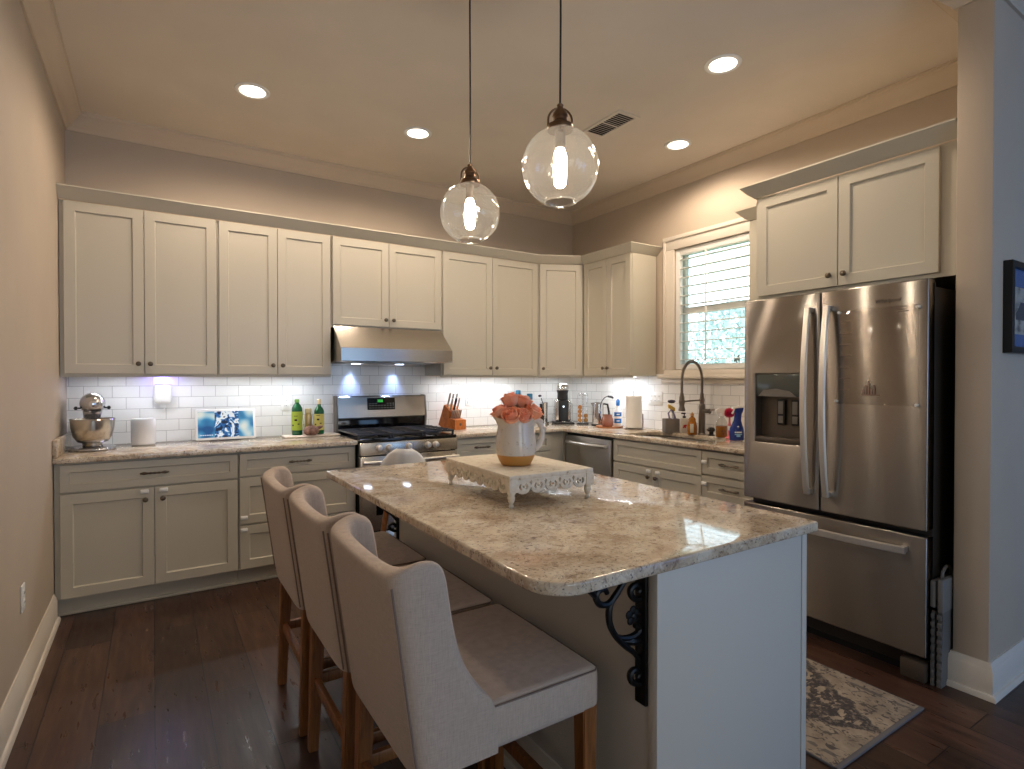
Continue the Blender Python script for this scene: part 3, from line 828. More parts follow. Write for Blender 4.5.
# ---------------------------------------------------------------- stools
def stool(loc, label):
    t = thing('bar_stool', label, 'bar stool', loc, 0, 'linen bar stools at the island')
    W = 0.258; zb = 0.505
    lean = lambda z: -0.062 * (z - zb) / 0.45
    # backrest with wings
    rows = [(0.487, .204), (0.53, .206), (0.575, .208), (0.612, .208), (0.635, .197), (0.665, .176), (0.715, .150), (0.79, .138), (0.86, .136), (0.91, .134), (0.934, .124), (0.944, .100)]
    bm = NB(); th = 0.048; G = []
    for i, (z, L) in enumerate(rows):
        o = lean(z); e = 0.009 if i == len(rows) - 1 else 0.0; tt = th - 2 * e
        dip = 0.0 if z < 0.9 else 1.0
        half = [(L - e, -W + e), (L * .62, -W + e), (0.05, -W + e), (0.012 + e, -W + 0.012 + e), (e, -W + 0.05), (e, -W * 0.5), (e, 0)]
        tw = 0.036 - 2 * e
        halfi = [(L - e, -W + e + tw), (L * .62, -W + e + tw), (th + 0.03, -W + e + tw), (e + tt + 0.008, -W + tw + 0.012), (e + tt, -W + th + 0.04), (e + tt, -W * 0.45), (e + tt, 0)]
        full = half + [(x, -y) for x, y in half[-2::-1]]
        fulli = halfi + [(x, -y) for x, y in halfi[-2::-1]]
        zz = lambda x, y: z - 0.010 * max(0, (z - 0.8) / 0.14) * (1 - (abs(y) / W) ** 2) + 0.028 * max(0, (z - 0.8) / 0.14) * math.sin(PI * min(1, max(0, x) / 0.19)) * (abs(y) / W) ** 3
        G.append([bm.verts.new((x + o, y, zz(x, y))) for x, y in full] + [bm.verts.new((x + o, y, zz(x, y))) for x, y in fulli[::-1]])
    n_ = len(G[0])
    for A_, B_ in zip(G, G[1:]):
        for j in range(n_): bm.faces.new((A_[j], A_[(j + 1) % n_], B_[(j + 1) % n_], B_[j]))
    h_ = n_ // 2
    for rg in (G[0], G[-1]):
        for j in range(h_ - 1): bm.faces.new((rg[j], rg[j + 1], rg[n_ - 2 - j], rg[n_ - 1 - j]))
    cl = bm.edges.layers.float.new('crease_edge')
    for rg in (G[0],):
        for j in range(n_):
            e_ = bm.edges.get((rg[j], rg[(j + 1) % n_]))
            if e_: e_[cl] = 0.8
    for A_, B_ in zip(G[:4], G[1:5]):
        for j in (0, n_ - 1):
            e_ = bm.edges.get((A_[j], B_[j])); e_[cl] = 0.6
    bk = obj('backrest', bm, M['linen'], t, 80, 2)
    # seam piping down the two rear edges
    for s in (-1, 1):
        bm = NB(); tube(bm, [(0.0055 + lean(z), s * (W - 0.0065), z) for z in (0.505, 0.6, 0.7, 0.8, 0.88, 0.92)], 0.0026, 6)
        obj('piping', bm, M['piping'], bk)
    # seat
    bm = NB(); box(bm, 0.05, 0.522, -W + 0.004, W - 0.004, 0.488, 0.604, 0.022, seg=4)
    for v in bm.verts:
        if v.co.z > 0.56:
            u = (v.co.x - 0.28) / 0.23; q = v.co.y / W
            v.co.z += 0.012 * max(0, 1 - u * u) * max(0, 1 - q * q)
    st = obj('seat', bm, M['linen'], t, 60)
    bm = NB()
    tube(bm, [(0.2, -W + 0.006, 0.596), (0.35, -W + 0.003, 0.596), (0.504, -W + 0.006, 0.594), (0.520, -W + 0.02, 0.594), (0.522, 0, 0.595), (0.520, W - 0.02, 0.594), (0.504, W - 0.006, 0.594), (0.2, W - 0.006, 0.596)], 0.0022, 6)
    obj('piping', bm, M['piping'], st)
    # legs
    for (xb, yb, xt, yt) in ((0.025, -0.212, 0.045, -0.212), (0.025, 0.212, 0.045, 0.212), (0.494, -0.228, 0.490, -0.228), (0.494, 0.228, 0.490, 0.228)):
        bm = NB(); a_, b_ = 0.017, 0.023
        lo = [bm.verts.new((xb + sx * a_, yb + sy * a_, 0.0)) for sx, sy in ((-1, -1), (1, -1), (1, 1), (-1, 1))]
        hi = [bm.verts.new((xt + sx * b_, yt + sy * b_, 0.505)) for sx, sy in ((-1, -1), (1, -1), (1, 1), (-1, 1))]
        for j in range(4): bm.faces.new((lo[j], lo[(j + 1) % 4], hi[(j + 1) % 4], hi[j]))
        bm.faces.new(lo); bm.faces.new(hi)
        bmesh.ops.bevel(bm, geom=bm.edges[:], offset=0.003, segments=2, affect='EDGES')
        lg = obj('leg', bm, M['oak'], t)
        bm = NB(); lathe(bm, [(0.012, 0), (0.014, 0.003), (0.014, 0.006), (0, 0.007)], (xb, yb, -0.002), 10); obj('foot_pad', bm, M['rubber'], lg)
    for s in (-1, 1):
        bm = NB(); box(bm, 0.04, 0.485, s * 0.218 - 0.011, s * 0.218 + 0.011, 0.235, 0.272, 0.003); obj('stretcher', bm, M['oak'], t)
    bm = NB(); box(bm, 0.480, 0.504, -0.21, 0.21, 0.165, 0.200, 0.003); obj('stretcher', bm, M['oak'], t)
    bm = NB(); box(bm, 0.025, 0.047, -0.2, 0.2, 0.235, 0.272, 0.003); obj('stretcher', bm, M['oak'], t)
    return t
SX = 0.462
st0 = stool((SX + 0.004, 1.358, 0.002), 'taupe linen bar stool beside the iron scroll bracket and rounded slab corner')
dup(st0, (SX - 0.002, 1.89, 0.002), None, 'taupe linen bar stool in the middle of the row of three')
dup(st0, (SX - 0.010, 2.425, 0.002), None, 'taupe linen bar stool at the far end of the row, closest to the drawer cabinet')

# ---------------------------------------------------------------- range
RXC = 1.637
t = thing('gas_range', 'stainless gas range with black cooktop between the two worktops', 'stove', (RXC, YB - 0.012, 0))
hwid = 0.392; yf = -(YB - 0.012 - 3.965)      # front plane
bm = NB(); box(bm, -hwid, hwid, yf + 0.03, -0.03, 0.05, 0.895, 0.003); box(bm, -hwid + 0.02, hwid - 0.02, yf + 0.08, -0.05, 0.0, 0.05); obj('body', bm, M['gloss_black'], t)
bm = NB(); box(bm, -hwid, hwid, yf + 0.004, -0.05, 0.895, 0.918, 0.006); obj('cooktop', bm, M['gloss_black'], t)
bm = NB(); box(bm, -hwid, hwid, yf - 0.012, yf + 0.03, 0.800, 0.895, 0.008); cp = obj('control_panel', bm, M['steel'], t)
for kx in (1.386, 1.462, 1.618, 1.773, 1.840):
    bm = NB(); lathe(bm, [(0.026, 0.0), (0.026, 0.006), (0.021, 0.009), (0.019, 0.030), (0.015, 0.034), (0, 0.035)], n=20, axis='y')
    for v in bm.verts: v.co.y = -v.co.y
    box(bm, -0.004, 0.004, -0.040, -0.03, -0.017, 0.017, 0.002)
    obj('knob', bm, M['handle'], cp, loc=(kx - RXC, yf - 0.012, 0.852))
bm = NB(); box(bm, -hwid + 0.002, hwid - 0.002, yf - 0.008, yf + 0.03, 0.245, 0.795, 0.008); dr = obj('oven_door', bm, M['steel'], t)
bm = NB(); box(bm, -0.27, 0.27, yf - 0.0095, yf - 0.007, 0.36, 0.66, 0.0006); obj('oven_window', bm, M['gloss_black'], dr)
bm = NB(); tube(bm, [(x * 0.76, yf - 0.058 - 0.012 * (1 - (2 * x) ** 2), 0.755) for x in [k / 12 - 0.5 for k in range(13)]], 0.013, 12)
for s in (-1, 1): box(bm, s * 0.355 - 0.012, s * 0.355 + 0.012, yf - 0.062, yf - 0.006, 0.743, 0.767, 0.004)
obj('handle', bm, M['handle'], dr)
bm = NB(); box(bm, -hwid + 0.002, hwid - 0.002, yf - 0.004, yf + 0.03, 0.06, 0.238, 0.008); obj('drawer', bm, M['steel'], t)
# backguard
bm = NB(); prism(bm, [(-0.002, 0.918), (-0.082, 0.918), (-0.082, 1.035), (-0.100, 1.040), (-0.076, 1.205), (-0.062, 1.216), (-0.002, 1.216)], -hwid + 0.008, hwid - 0.008, lambda u, v, w: (w, u, v)); bgd = obj('backguard', bm, M['steel'], t)
bm = NB(); box(bm, -hwid + 0.012, hwid - 0.012, -0.086, -0.08, 0.918, 1.034, 0.001); obj('riser_panel', bm, M['gloss_black'], bgd)
bm = NB()
for s in (-1, 1): prism(bm, [(-0.001, 0.918), (-0.088, 0.918), (-0.104, 1.038), (-0.079, 1.212), (-0.060, 1.220), (-0.001, 1.220)], s * hwid, s * (hwid - 0.012), lambda u, v, w: (w, u, v))
obj('end_cap', bm, M['grey'], bgd)
def onbg(u, v, w): # u across, v along slope 0..1, w out
    z = 1.040 + 0.165 * v; y = -0.100 + 0.024 * v
    return (u, y - w, z)
bm = NB(); prism(bm, [(-0.135, 0.36), (0.105, 0.36), (0.105, 0.96), (-0.135, 0.96)], 0.0, 0.002, onbg); dsp = obj('display', bm, M['gloss_black'], bgd)
bm = NB()
for row, vv in enumerate((0.44, 0.56, 0.66)):
    for k in range(9):
        if row == 2 and 2 < k < 6: continue
        u = -0.120 + k * 0.0255; prism(bm, [(u, vv), (u + 0.013, vv), (u + 0.013, vv + 0.028), (u, vv + 0.028)], 0.002, 0.0026, onbg)
obj('button_marks', bm, M['greylt'], dsp)
bm = NB()
for k, u in enumerate((-0.048, -0.036, -0.024, -0.012)):
    for du0, du1, v0, v1 in ((0, 0.008, 0.74, 0.757), (0, 0.008, 0.795, 0.812), (0, 0.008, 0.85, 0.867), (0, 0.002, 0.75, 0.86), (0.007, 0.009, 0.75, 0.86)):
        if k == 0 and du1 == 0.002: continue
        prism(bm, [(u + du0, v0), (u + du1, v0), (u + du1, v1), (u + du0, v1)], 0.002, 0.0026, onbg)
obj('clock_digits', bm, M['digits'], dsp)
# burners and grates
GX = (-0.26, 0.0, 0.26)
for bx_, by_, r_ in ((-0.26, yf + 0.17, .05), (-0.26, yf + 0.43, .04), (0.0, yf + 0.30, .055), (0.26, yf + 0.17, .05), (0.26, yf + 0.43, .04)):
    bm = NB(); lathe(bm, [(r_ + .012, 0), (r_ + .008, .008), (r_, .010), (r_, .018), (r_ - .006, .021), (0, .021)], (bx_, by_, 0.918), 20); obj('burner', bm, M['iron'], t)
for gx in GX:
    bm = NB(); x0_, x1_, y0_, y1_ = gx - 0.125, gx + 0.125, yf + 0.045, yf + 0.56
    zt = 0.955
    for x in (x0_, x1_): box(bm, x - .006, x + .006, y0_, y1_, zt - .014, zt, .002)
    for k in range(6):
        y = y0_ + (y1_ - y0_) * k / 5; box(bm, x0_, x1_, y - .006, y + .006, zt - .014, zt + (.004 if 0 < k < 5 else 0), .002)
    box(bm, gx - .006, gx + .006, y0_, y1_, zt - .012, zt + .004, .002)
    for x in (x0_ + .006, x1_ - .006):
        for y in (y0_ + .004, y1_ - .004): box(bm, x - .007, x + .007, y - .007, y + .007, 0.917, zt - .01, .001)
    obj('grate', bm, M['cast'], t)

# ---------------------------------------------------------------- range hood
HX0, HX1, HY = 1.150, 2.046, 4.075
t = thing('range_hood', 'brushed steel range hood over the gas range', 'range hood', ((HX0 + HX1) / 2, YB - 0.012, 1.488))
hw_ = (HX1 - HX0) / 2; dd = YB - 0.012 - HY
prof = [(-0.002, 0.0), (-dd + 0.012, 0.0), (-dd, 0.004), (-dd, 0.098), (-dd + 0.010, 0.103), (-0.37, 0.262), (-0.365, 0.272), (-0.002, 0.272)]
bm = NB()
L = [[bm.verts.new((sx * hw_, y, z)) for y, z in prof] for sx in (-1, 1)]
k_ = len(prof)
for j in range(k_): bm.faces.new((L[0][j], L[0][(j + 1) % k_], L[1][(j + 1) % k_], L[1][j]))
bm.faces.new(L[0]); bm.faces.new(L[1]); hd = obj('canopy', bm, M['steel'], t, 30)
for s, e in ((-0.5, 0), (0.5, 0)):
    bm = NB(); box(bm, s * hw_ - hw_ * 0.46, s * hw_ + hw_ * 0.46, -dd + 0.1, -0.06, -0.004, 0.001, 0.001)
    for k in range(14):
        x = s * hw_ - hw_ * 0.42 + k * hw_ * 0.84 / 13; box(bm, x - .004, x + .004, -dd + .12, -.08, -0.008, -0.003, .001)
    obj('filter', bm, M['steel_dark'], t)
for hx in (-0.215, 0.155):
    bm = NB(); lathe(bm, [(0.034, -0.006), (0.036, -0.002), (0.036, 0.0), (0, 0.001)], (hx, -0.16, -0.004), 20); lp = obj('lamp', bm, M['hoodlamp'], t)
    l = bpy.data.lights.new('hood_lamp', 'SPOT'); l.energy = HOOD_W; l.color = (0.32, 0.48, 1.0); l.spot_size = R(58); l.spot_blend = 0.9; l.shadow_soft_size = 0.02
    o = link(bpy.data.objects.new('hood_lamp', l)); o.parent = t; o.location = (hx, -0.055, -0.012); o.rotation_euler = (R(8), 0, 0)
bm = NB()
for k in range(2): box(bm, -0.03 + k * 0.05, -0.02 + k * 0.05, -0.36, -0.352, 0.255, 0.262, .001)
obj('button', bm, M['black'], t)

# ---------------------------------------------------------------- dishwasher
t = thing('dishwasher', 'dark stainless dishwasher with a bowed handle in the right hand run', 'dishwasher', (FX, 3.985, 0), RT)
Wd = 0.606
bm = NB(); box(bm, 0.002, Wd, 0.0, 0.57, 0.10, 0.870); box(bm, 0.01, Wd - 0.01, 0.05, 0.5, 0, 0.10); obj('body', bm, M['black'], t)
bm = NB(); box(bm, 0.006, Wd - 0.004, -0.028, 0.0, 0.115, 0.856, 0.006); dr = obj('door', bm, M['steel_dark'], t)
bm = NB(); tube(bm, [(0.30 + x * 0.50, -0.050 - 0.030 * (1 - (2 * x) ** 2), 0.800 + 0.0 * x) for x in [k / 14 - 0.5 for k in range(15)]], 0.013, 12)
for s in (0.05, 0.55): box(bm, s - .012, s + .012, -0.056, -0.026, 0.788, 0.812, .004)
obj('handle', bm, M['handle'], dr)

# ---------------------------------------------------------------- refrigerator
t = thing('refrigerator', 'stainless french door refrigerator with water dispenser and bottom freezer', 'refrigerator', (2.87, 1.986, 0), RT)
Wf = 0.908; D0, D1 = 0.070, 0.80
bm = NB(); box(bm, 0.006, Wf - 0.006, D0 + 0.008, D1, 0.03, 1.775, 0.006); obj('body', bm, M['gloss_black'] if False else mat('fridge_side', srgb(58, 52, 47), 0.5, 0.2), t)
bm = NB(); box(bm, 0.02, Wf - 0.02, D0 + 0.01, 0.30, 0.0, 0.10); obj('plinth', bm, M['black'], t)
ZD0, ZD1 = 0.682, 1.803; XM = 0.436
def door_plate(x0, x1, z0, z1, holes=(), name='door'):
    bm = plate(rrect(x0, x1, z0, z1, 0.008, 3), holes, D0, 0.006, lambda u, v, w: (u, D0 - w, v), 3)
    return obj(name, bm, M['fridge'], t, 40)
DX0, DX1, DZ0, DZ1 = 0.068, 0.330, 1.006, 1.388
dL = door_plate(0.0, XM - 0.003, ZD0, ZD1, [rrect(DX0, DX1, DZ0, DZ1, 0.006, 2)])
dR = door_plate(XM + 0.003, Wf, ZD0, ZD1)
dF = door_plate(0.0, Wf, 0.118, 0.655, (), 'freezer_drawer')
# dispenser
M['disp'] = mat('dispenser_grey', srgb(98, 88, 78), 0.35, 0.5)
M['disp_ctl'] = mat('dispenser_panel', srgb(96, 102, 100), 0.12, 0.6)
bm = NB(); x0_, x1_ = DX0, DX1
box(bm, x0_, x1_, 0.062, 0.069, DZ0, DZ1); box(bm, x0_, x0_ + .004, 0.004, 0.066, DZ0, DZ1); box(bm, x1_ - .004, x1_, 0.004, 0.066, DZ0, DZ1)
box(bm, x0_, x1_, 0.004, 0.066, DZ1 - .004, DZ1); box(bm, x0_, x1_, 0.003, 0.066, DZ0, DZ0 + .03, .003)
dd_ = obj('dispenser', bm, M['disp'], dL)
bm = NB(); box(bm, x0_ + .004, x1_ - .004, 0.006, 0.062, 1.262, DZ1 - .004, 0.004); obj('control_panel', bm, M['disp_ctl'], dd_)
bm = NB(); prism(bm, [(x0_ + .02, 1.262), (x0_ + .05, 1.295), (x0_ + .12, 1.305), (x1_ - .06, 1.292), (x1_ - .02, 1.262)], 0.001, 0.0065, lambda u, v, w: (u, w, v)); obj('badge', bm, M['grey'], dd_)
for px_ in (x0_ + .108, x0_ + .190):
    bm = NB(); box(bm, px_, px_ + .045, 0.040, 0.062, 1.105, 1.245, .005); pd = obj('paddle', bm, M['black'], dd_)
    bm = NB(); box(bm, px_ + .008, px_ + .037, 0.037, 0.041, 1.165, 1.235, .002); box(bm, px_ + .008, px_ + .037, 0.037, 0.041, 1.115, 1.155, .002); obj('paddle_face', bm, M['grey'], pd)
# handles
def bow(x, zt, zb, par):
    bm = NB(); N_ = 16; rg = []
    for k in range(N_ + 1):
        s = k / N_; z = zt + (zb - zt) * s; o = -0.030 - 0.042 * math.sin(PI * s) ** 0.8
        th_ = 0.012
        rg.append([bm.verts.new((x + a, o + b, z)) for a, b in ((-.016, 0), (-.012, -th_), (.012, -th_), (.016, 0), (.012, th_ * .4), (-.012, th_ * .4))])
    for A_, B_ in zip(rg, rg[1:]):
        for j in range(6): bm.faces.new((A_[j], A_[(j + 1) % 6], B_[(j + 1) % 6], B_[j]))
    bm.faces.new(rg[0]); bm.faces.new(rg[-1])
    for z in (zt - .012, zb + .012): box(bm, x - .014, x + .014, -0.034, 0.002, z - .012, z + .012, .004)
    return obj('handle', bm, M['handle'], par, 40)
bow(XM - 0.048, 1.725, 0.765, dL); bow(XM + 0.048, 1.725, 0.765, dR)
bm = NB(); N_ = 18; rg = []
for k in range(N_ + 1):
    s = k / N_; x = 0.07 + (Wf - 0.14) * s; o = -0.030 - 0.030 * math.sin(PI * s) ** 0.6
    rg.append([bm.verts.new((x, o + b, 0.588 + a)) for a, b in ((-.018, 0), (-.013, -.012), (.013, -.012), (.018, 0), (.012, .006), (-.012, .006))])
for A_, B_ in zip(rg, rg[1:]):
    for j in range(6): bm.faces.new((A_[j], A_[(j + 1) % 6], B_[(j + 1) % 6], B_[j]))
bm.faces.new(rg[0]); bm.faces.new(rg[-1])
for x in (0.085, Wf - 0.085): box(bm, x - .012, x + .012, -0.034, 0.002, 0.574, 0.602, .004)
obj('handle', bm, M['handle'], dF, 40)
for x in (0.075, Wf - 0.055):
    bm = NB(); box(bm, x - 0.05, x + 0.05, 0.005, 0.10, 0.002, 0.088, 0.006); obj('foot_cover', bm, M['greylt'] if x < 0.2 else M['disp'], t)
bm = NB(); box(bm, 0.03, 0.10, 0.02, 0.12, 1.776, 1.80, .006); box(bm, Wf - .10, Wf - .03, 0.085, 0.16, 1.776, 1.805, .006); obj('hinge_cover', bm, M['grey'], t)
bm = text_bm('Whirlpool', 0.026, lambda u, v, w: (u + 0.745, -w - 0.0005, v + 1.722), 0.0005, 0.25)
obj('logo_lettering', bm, mat('logo_ink', srgb(70, 62, 58), 0.4, 0.5), dR)
# clear acrylic planner held by four magnets
ab = thing('acrylic_board', 'clear acrylic planner board on the right refrigerator door', 'planner board', (2.87, 1.986, 0), RT)
bm = NB(); box(bm, 0.522, 0.874, -0.006, -0.003, 1.235, 1.694, 0.001); sh_ = obj('sheet', bm, M['acrylic'], ab)
bm = NB()
for k in range(7): box(bm, 0.535, 0.585, -0.0068, -0.0061, 1.64 - k * 0.056, 1.642 - k * 0.056)
box(bm, 0.79, 0.835, -0.0068, -0.0061, 1.664, 1.668); obj('print', bm, mat('print_grey', srgb(138, 122, 110), 0.6), sh_)
bm = NB()
for k in range(5): box(bm, 0.64 + k * 0.012, 0.648 + k * 0.012, -0.0068, -0.0061, 1.285, 1.31 + 0.02 * ((k * 7) % 3)); 
box(bm, 0.635, 0.72, -0.0068, -0.0061, 1.280, 1.286); obj('marker_scribble', bm, mat('faded_red_marker', srgb(148, 122, 110), 0.6), sh_)
bm = NB(); lathe(bm, [(0.0055, 0), (0.006, 0.003), (0.0042, 0.005), (0.004, 0.009), (0.0065, 0.012), (0.006, 0.016), (0, 0.017)], n=14, axis='y')
for v in bm.verts: v.co.y = -v.co.y
mg = None
for lx, lz, lb in ((0.537, 1.685, 'upper left'), (0.876, 1.680, 'upper right'), (0.525, 1.249, 'lower left'), (0.871, 1.242, 'lower right')):
    w_ = Matrix.Rotation(RT, 3, 'Z') @ Vector((lx, -0.0065, lz)) + Vector((2.87, 1.986, 0))
    if mg is None: mg = obj('magnet', bm, M['white'])
    else: mg = mg.copy(); link(mg)
    tag(mg, 'tiny white push-pin magnet at the %s corner of the clear board' % lb, 'magnet', 'magnets on the refrigerator'); mg.location = w_; mg.rotation_euler = (0, 0, RT)

# folding step stool wedged beside the refrigerator
t = thing('step_stool', 'grey folding step stool wedged between refrigerator and wall end', 'step stool', (2.90, 1.052, 0), 0)
m_ = mat('stool_speckle', srgb(104, 104, 104), 0.6)
for nm, y0_, y1_ in (('panel', -0.022, -0.004), ('panel', 0.006, 0.020)):
    bm = NB(); prism(bm, [(0.0, 0.0), (0.30, 0.0), (0.28, 0.33), (0.012, 0.33)], y0_, y1_, lambda u, v, w: (u, w, v)); 
    for k in range(9): box(bm, -0.004, 0.004, y0_, y1_, 0.01 + k * 0.036, 0.032 + k * 0.036, .003)
    obj(nm, bm, m_, t)
bm = NB(); box(bm, 0.0, 0.29, -0.026, -0.004, 0.33, 0.475, .006); box(bm, 0.0, 0.29, 0.004, 0.024, 0.345, 0.465, .006); obj('step', bm, mat('step_grey', srgb(120, 120, 120), 0.5), t)
bm = NB(); tube(bm, [(0.06, 0, 0.468)] + [(0.11 + 0.05 * math.cos(a), 0, 0.470 + 0.045 * math.sin(a)) for a in [PI - k * PI / 8 for k in range(9)]] + [(0.16, 0, 0.468)], 0.007, 8); obj('handle', bm, M['grey'], t)
bm = NB(); box(bm, 0.01, 0.27, -0.005, 0.007, 0.02, 0.33, .001); obj('hinge_panel', bm, M['black'], t)
# ---------------------------------------------------------------- recessed lights, vent, pendants
cans = [(0.513, 3.68, 'recessed ceiling light nearest the left wall, above the mixer cabinets'), (1.578, 3.68, 'recessed ceiling light above the gas range, left of the small pendant'),
        (3.27, 2.82, 'recessed ceiling light close to the right wall, above the sink window'), (2.645, 1.97, 'recessed ceiling light in front of the cabinet over the refrigerator')]
c0 = None
for x, y, lb in cans:
    if c0 is None:
        c0 = thing('recessed_light', lb, 'ceiling light', (x, y, ZC), 0, 'recessed ceiling lights')
        bm = NB(); lathe(bm, [(0.072, 0.0), (0.098, -0.001), (0.097, -0.006), (0.084, -0.010), (0.072, -0.006), (0.072, 0.0)], n=36)
        obj('trim_ring', bm, M['white'], c0)
        bm = NB(); lathe(bm, [(0.072, -0.006), (0.05, -0.0085), (0, -0.010)], n=32); obj('lens', bm, M['can_lens'], c0)
        l = bpy.data.lights.new('can_lamp', 'SPOT'); l.energy = CAN_W * 4; l.color = WARM; l.spot_size = R(170); l.spot_blend = 0.45; l.shadow_soft_size = 0.06
        o = link(bpy.data.objects.new('can_lamp', l)); o.parent = c0; o.location = (0, 0, -0.08)
    else: dup(c0, (x, y, ZC), None, lb)
t = thing('air_vent', 'rectangular white ceiling air vent near the large pendant', 'vent', (2.625, 2.85, ZC), 0)
bm = plate(rrect(-0.095, 0.095, -0.19, 0.19, 0.004, 2), [rrect(-0.07, 0.07, -0.165, 0.165, 0)], 0.008, 0.002, lambda u, v, w: (u, v, -w)); obj('frame', bm, M['trim'], t)
bm = NB(); box(bm, -0.07, 0.07, -0.165, 0.165, -0.002, 0.0); obj('duct', bm, M['rubber'], t)
bm = NB(); box(bm, -0.07, 0.07, -0.004, 0.004, -0.007, -0.001)
for k in range(15):
    y = -0.158 + k * 0.0225
    if abs(y) < 0.006: continue
    s = 1
    prism(bm, [(y - .007, -.007 if s > 0 else -.001), (y + .007, -.001 if s > 0 else -.007), (y + .007, -.002 if s > 0 else -.008), (y - .007, -.008 if s > 0 else -.002)], -0.07, 0.07, lambda u, v, w: (w, u, v))
obj('louver', bm, M['trim'], t)

def pendant(loc, label):
    t = thing('pendant_light', label, 'pendant light', loc, 0, 'globe pendants over the island')   # origin = globe centre
    r = 0.133
    bm = NB(); prof = []
    for k in range(25):
        a = -PI / 2 + 0.42 + (PI - 0.42 - 0.30) * k / 24
        prof.append((r * math.cos(a), r * math.sin(a)))
    prof = [(prof[0][0] - 0.004, prof[0][1] + 0.010), (prof[0][0] - 0.001, prof[0][1] - 0.001), ] + prof
    rings = []
    n_ = 40
    for pr, pz in prof: rings.append([bm.verts.new((pr * math.cos(2 * PI * k / n_), pr * math.sin(2 * PI * k / n_), pz)) for k in range(n_)])
    for A_, B_ in zip(rings, rings[1:]):
        for k in range(n_): bm.faces.new((A_[k], A_[(k + 1) % n_], B_[(k + 1) % n_], B_[k]))
    gl = obj('globe', bm, M['globe'], t, 60)
    bm = NB(); tube(bm, [(0.054 * math.cos(a), 0.054 * math.sin(a), -0.1215) for a in [2 * PI * k / 32 for k in range(32)]], 0.0035, 8, closed=True); obj('rim', bm, M['globe'], gl, 60)
    bm = NB(); lathe(bm, [(0.044, 0.124), (0.046, 0.130), (0.044, 0.142), (0.030, 0.150), (0.024, 0.158), (0.024, 0.170), (0.027, 0.174), (0.024, 0.186), (0.014, 0.196), (0.010, 0.206), (0.012, 0.212), (0.006, 0.218), (0, 0.219)], n=24)
    obj('socket_cap', bm, M['bronze'], t)
    bm = NB(); tube(bm, [(-0.042, 0, 0.134)] + [(0.042 * math.cos(a), 0, 0.160 + 0.042 * math.sin(a)) for a in [PI - PI * k / 14 for k in range(15)]] + [(0.042, 0, 0.134)], 0.0038, 8)
    yk = obj('yoke', bm, M['bronze'], t); yk.rotation_euler = (0, 0, R(-25))
    bm = NB(); lathe(bm, [(0.017, 0.062), (0.019, 0.066), (0.019, 0.124)], n=16); obj('lamp_holder', bm, M['bronze'], t)
    bm = NB(); lathe(bm, [(0, -0.072), (0.012, -0.070), (0.020, -0.060), (0.0225, -0.03), (0.0225, 0.035), (0.017, 0.054), (0.010, 0.066)], n=16); obj('bulb', bm, M['bulb'], t)
    bm = NB(); tube(bm, [(0, 0, 0.215), (0.002, 0, 0.5), (0, 0, ZC - loc[2] - 0.02)], 0.0036, 8); obj('cord', bm, M['black'], t)
    bm = NB(); lathe(bm, [(0.01, ZC - loc[2] - 0.035), (0.05, ZC - loc[2] - 0.02), (0.06, ZC - loc[2])], n=24); obj('ceiling_canopy', bm, M['bronze'], t)
    return t
p0 = pendant((1.19, 1.543, 2.093), 'clear glass globe pendant hanging above the near half of the island, the larger in view')
dup(p0, (1.19, 2.196, 2.096), R(20), 'clear glass globe pendant hanging above the far half of the island, the smaller in view')

# ---------------------------------------------------------------- lace riser, jug and roses on the island
RR = R(-2)
t = thing('tray_riser', 'distressed white wooden riser with cut-out lace apron on the island', 'riser', (1.212, 1.862, 0.9145), RR)
hx_, hy_ = 0.182, 0.266; tp = 0.112
bm = NB(); box(bm, -hx_, hx_, -hy_, hy_, tp - 0.016, tp, 0.003); obj('top', bm, M['distress'], t)
def lace(L):
    n_ = 5 if L < 0.4 else 8; wv = L / n_; z1 = tp - 0.016; out = [(-L / 2, z1)]
    out = []
    for k in range(n_):
        cx_ = -L / 2 + wv * (k + 0.5)
        for j in range(9):
            a = PI - PI * j / 8; out.append((cx_ + wv * 0.47 * math.cos(a), z1 - 0.030 - 0.022 * math.sin(a)))
    out = [(L / 2, z1), (-L / 2, z1)] + out
    holes = []
    for k in range(n_):
        cx_ = -L / 2 + wv * (k + 0.5)
        for s in (-1, 1):
            holes.append([(cx_ + s * (wv * .30 * math.cos(a)) , z1 - 0.026 + 0.014 * math.sin(a)) for a in [R(q) for q in (-62, -35, -5, 25, 55)]] +
                         [(cx_ + s * (wv * .17 * math.cos(a)), z1 - 0.026 + 0.009 * math.sin(a)) for a in [R(q) for q in (50, 20, -10, -40, -60)]])
        holes.append(circle(cx_, z1 - 0.026, 0.0045, 8))
        if k: holes.append([(cx_ - wv / 2 + 0.006 * a, z1 - 0.012 + b) for a, b in ((0, 0.007), (0.9, 0.0), (0, -0.012), (-0.9, 0.0))])
    return out, holes
for k in range(4):
    ha, hb = (hx_, hy_) if k % 2 == 0 else (hy_, hx_)
    o_, h_ = lace(2 * ha - 0.056)
    a = PI / 2 * k; ca, sa = math.cos(a), math.sin(a)
    bm = plate(o_, h_, 0.008, 0.001, lambda u, v, w: (u * ca + (hb - 0.012 + w) * sa, u * sa - (hb - 0.012 + w) * ca, v), 1)
    obj('lace_apron', bm, M['distress'], t, 30)
for sx in (-1, 1):
    for sy in (-1, 1):
        bm = NB(); c_ = hx_ - 0.016; d_ = hy_ - 0.016
        box(bm, sx * c_ - .0165, sx * c_ + .0165, sy * d_ - .0165, sy * d_ + .0165, 0.052, tp - 0.014, .002)
        lathe(bm, [(0.007, 0), (0.010, 0.005), (0.008, 0.010), (0.006, 0.013), (0.011, 0.022), (0.014, 0.034), (0.011, 0.042), (0.015, 0.048), (0.015, 0.053)], (sx * c_, sy * d_, 0), 14)
        obj('leg', bm, M['distress'], t)
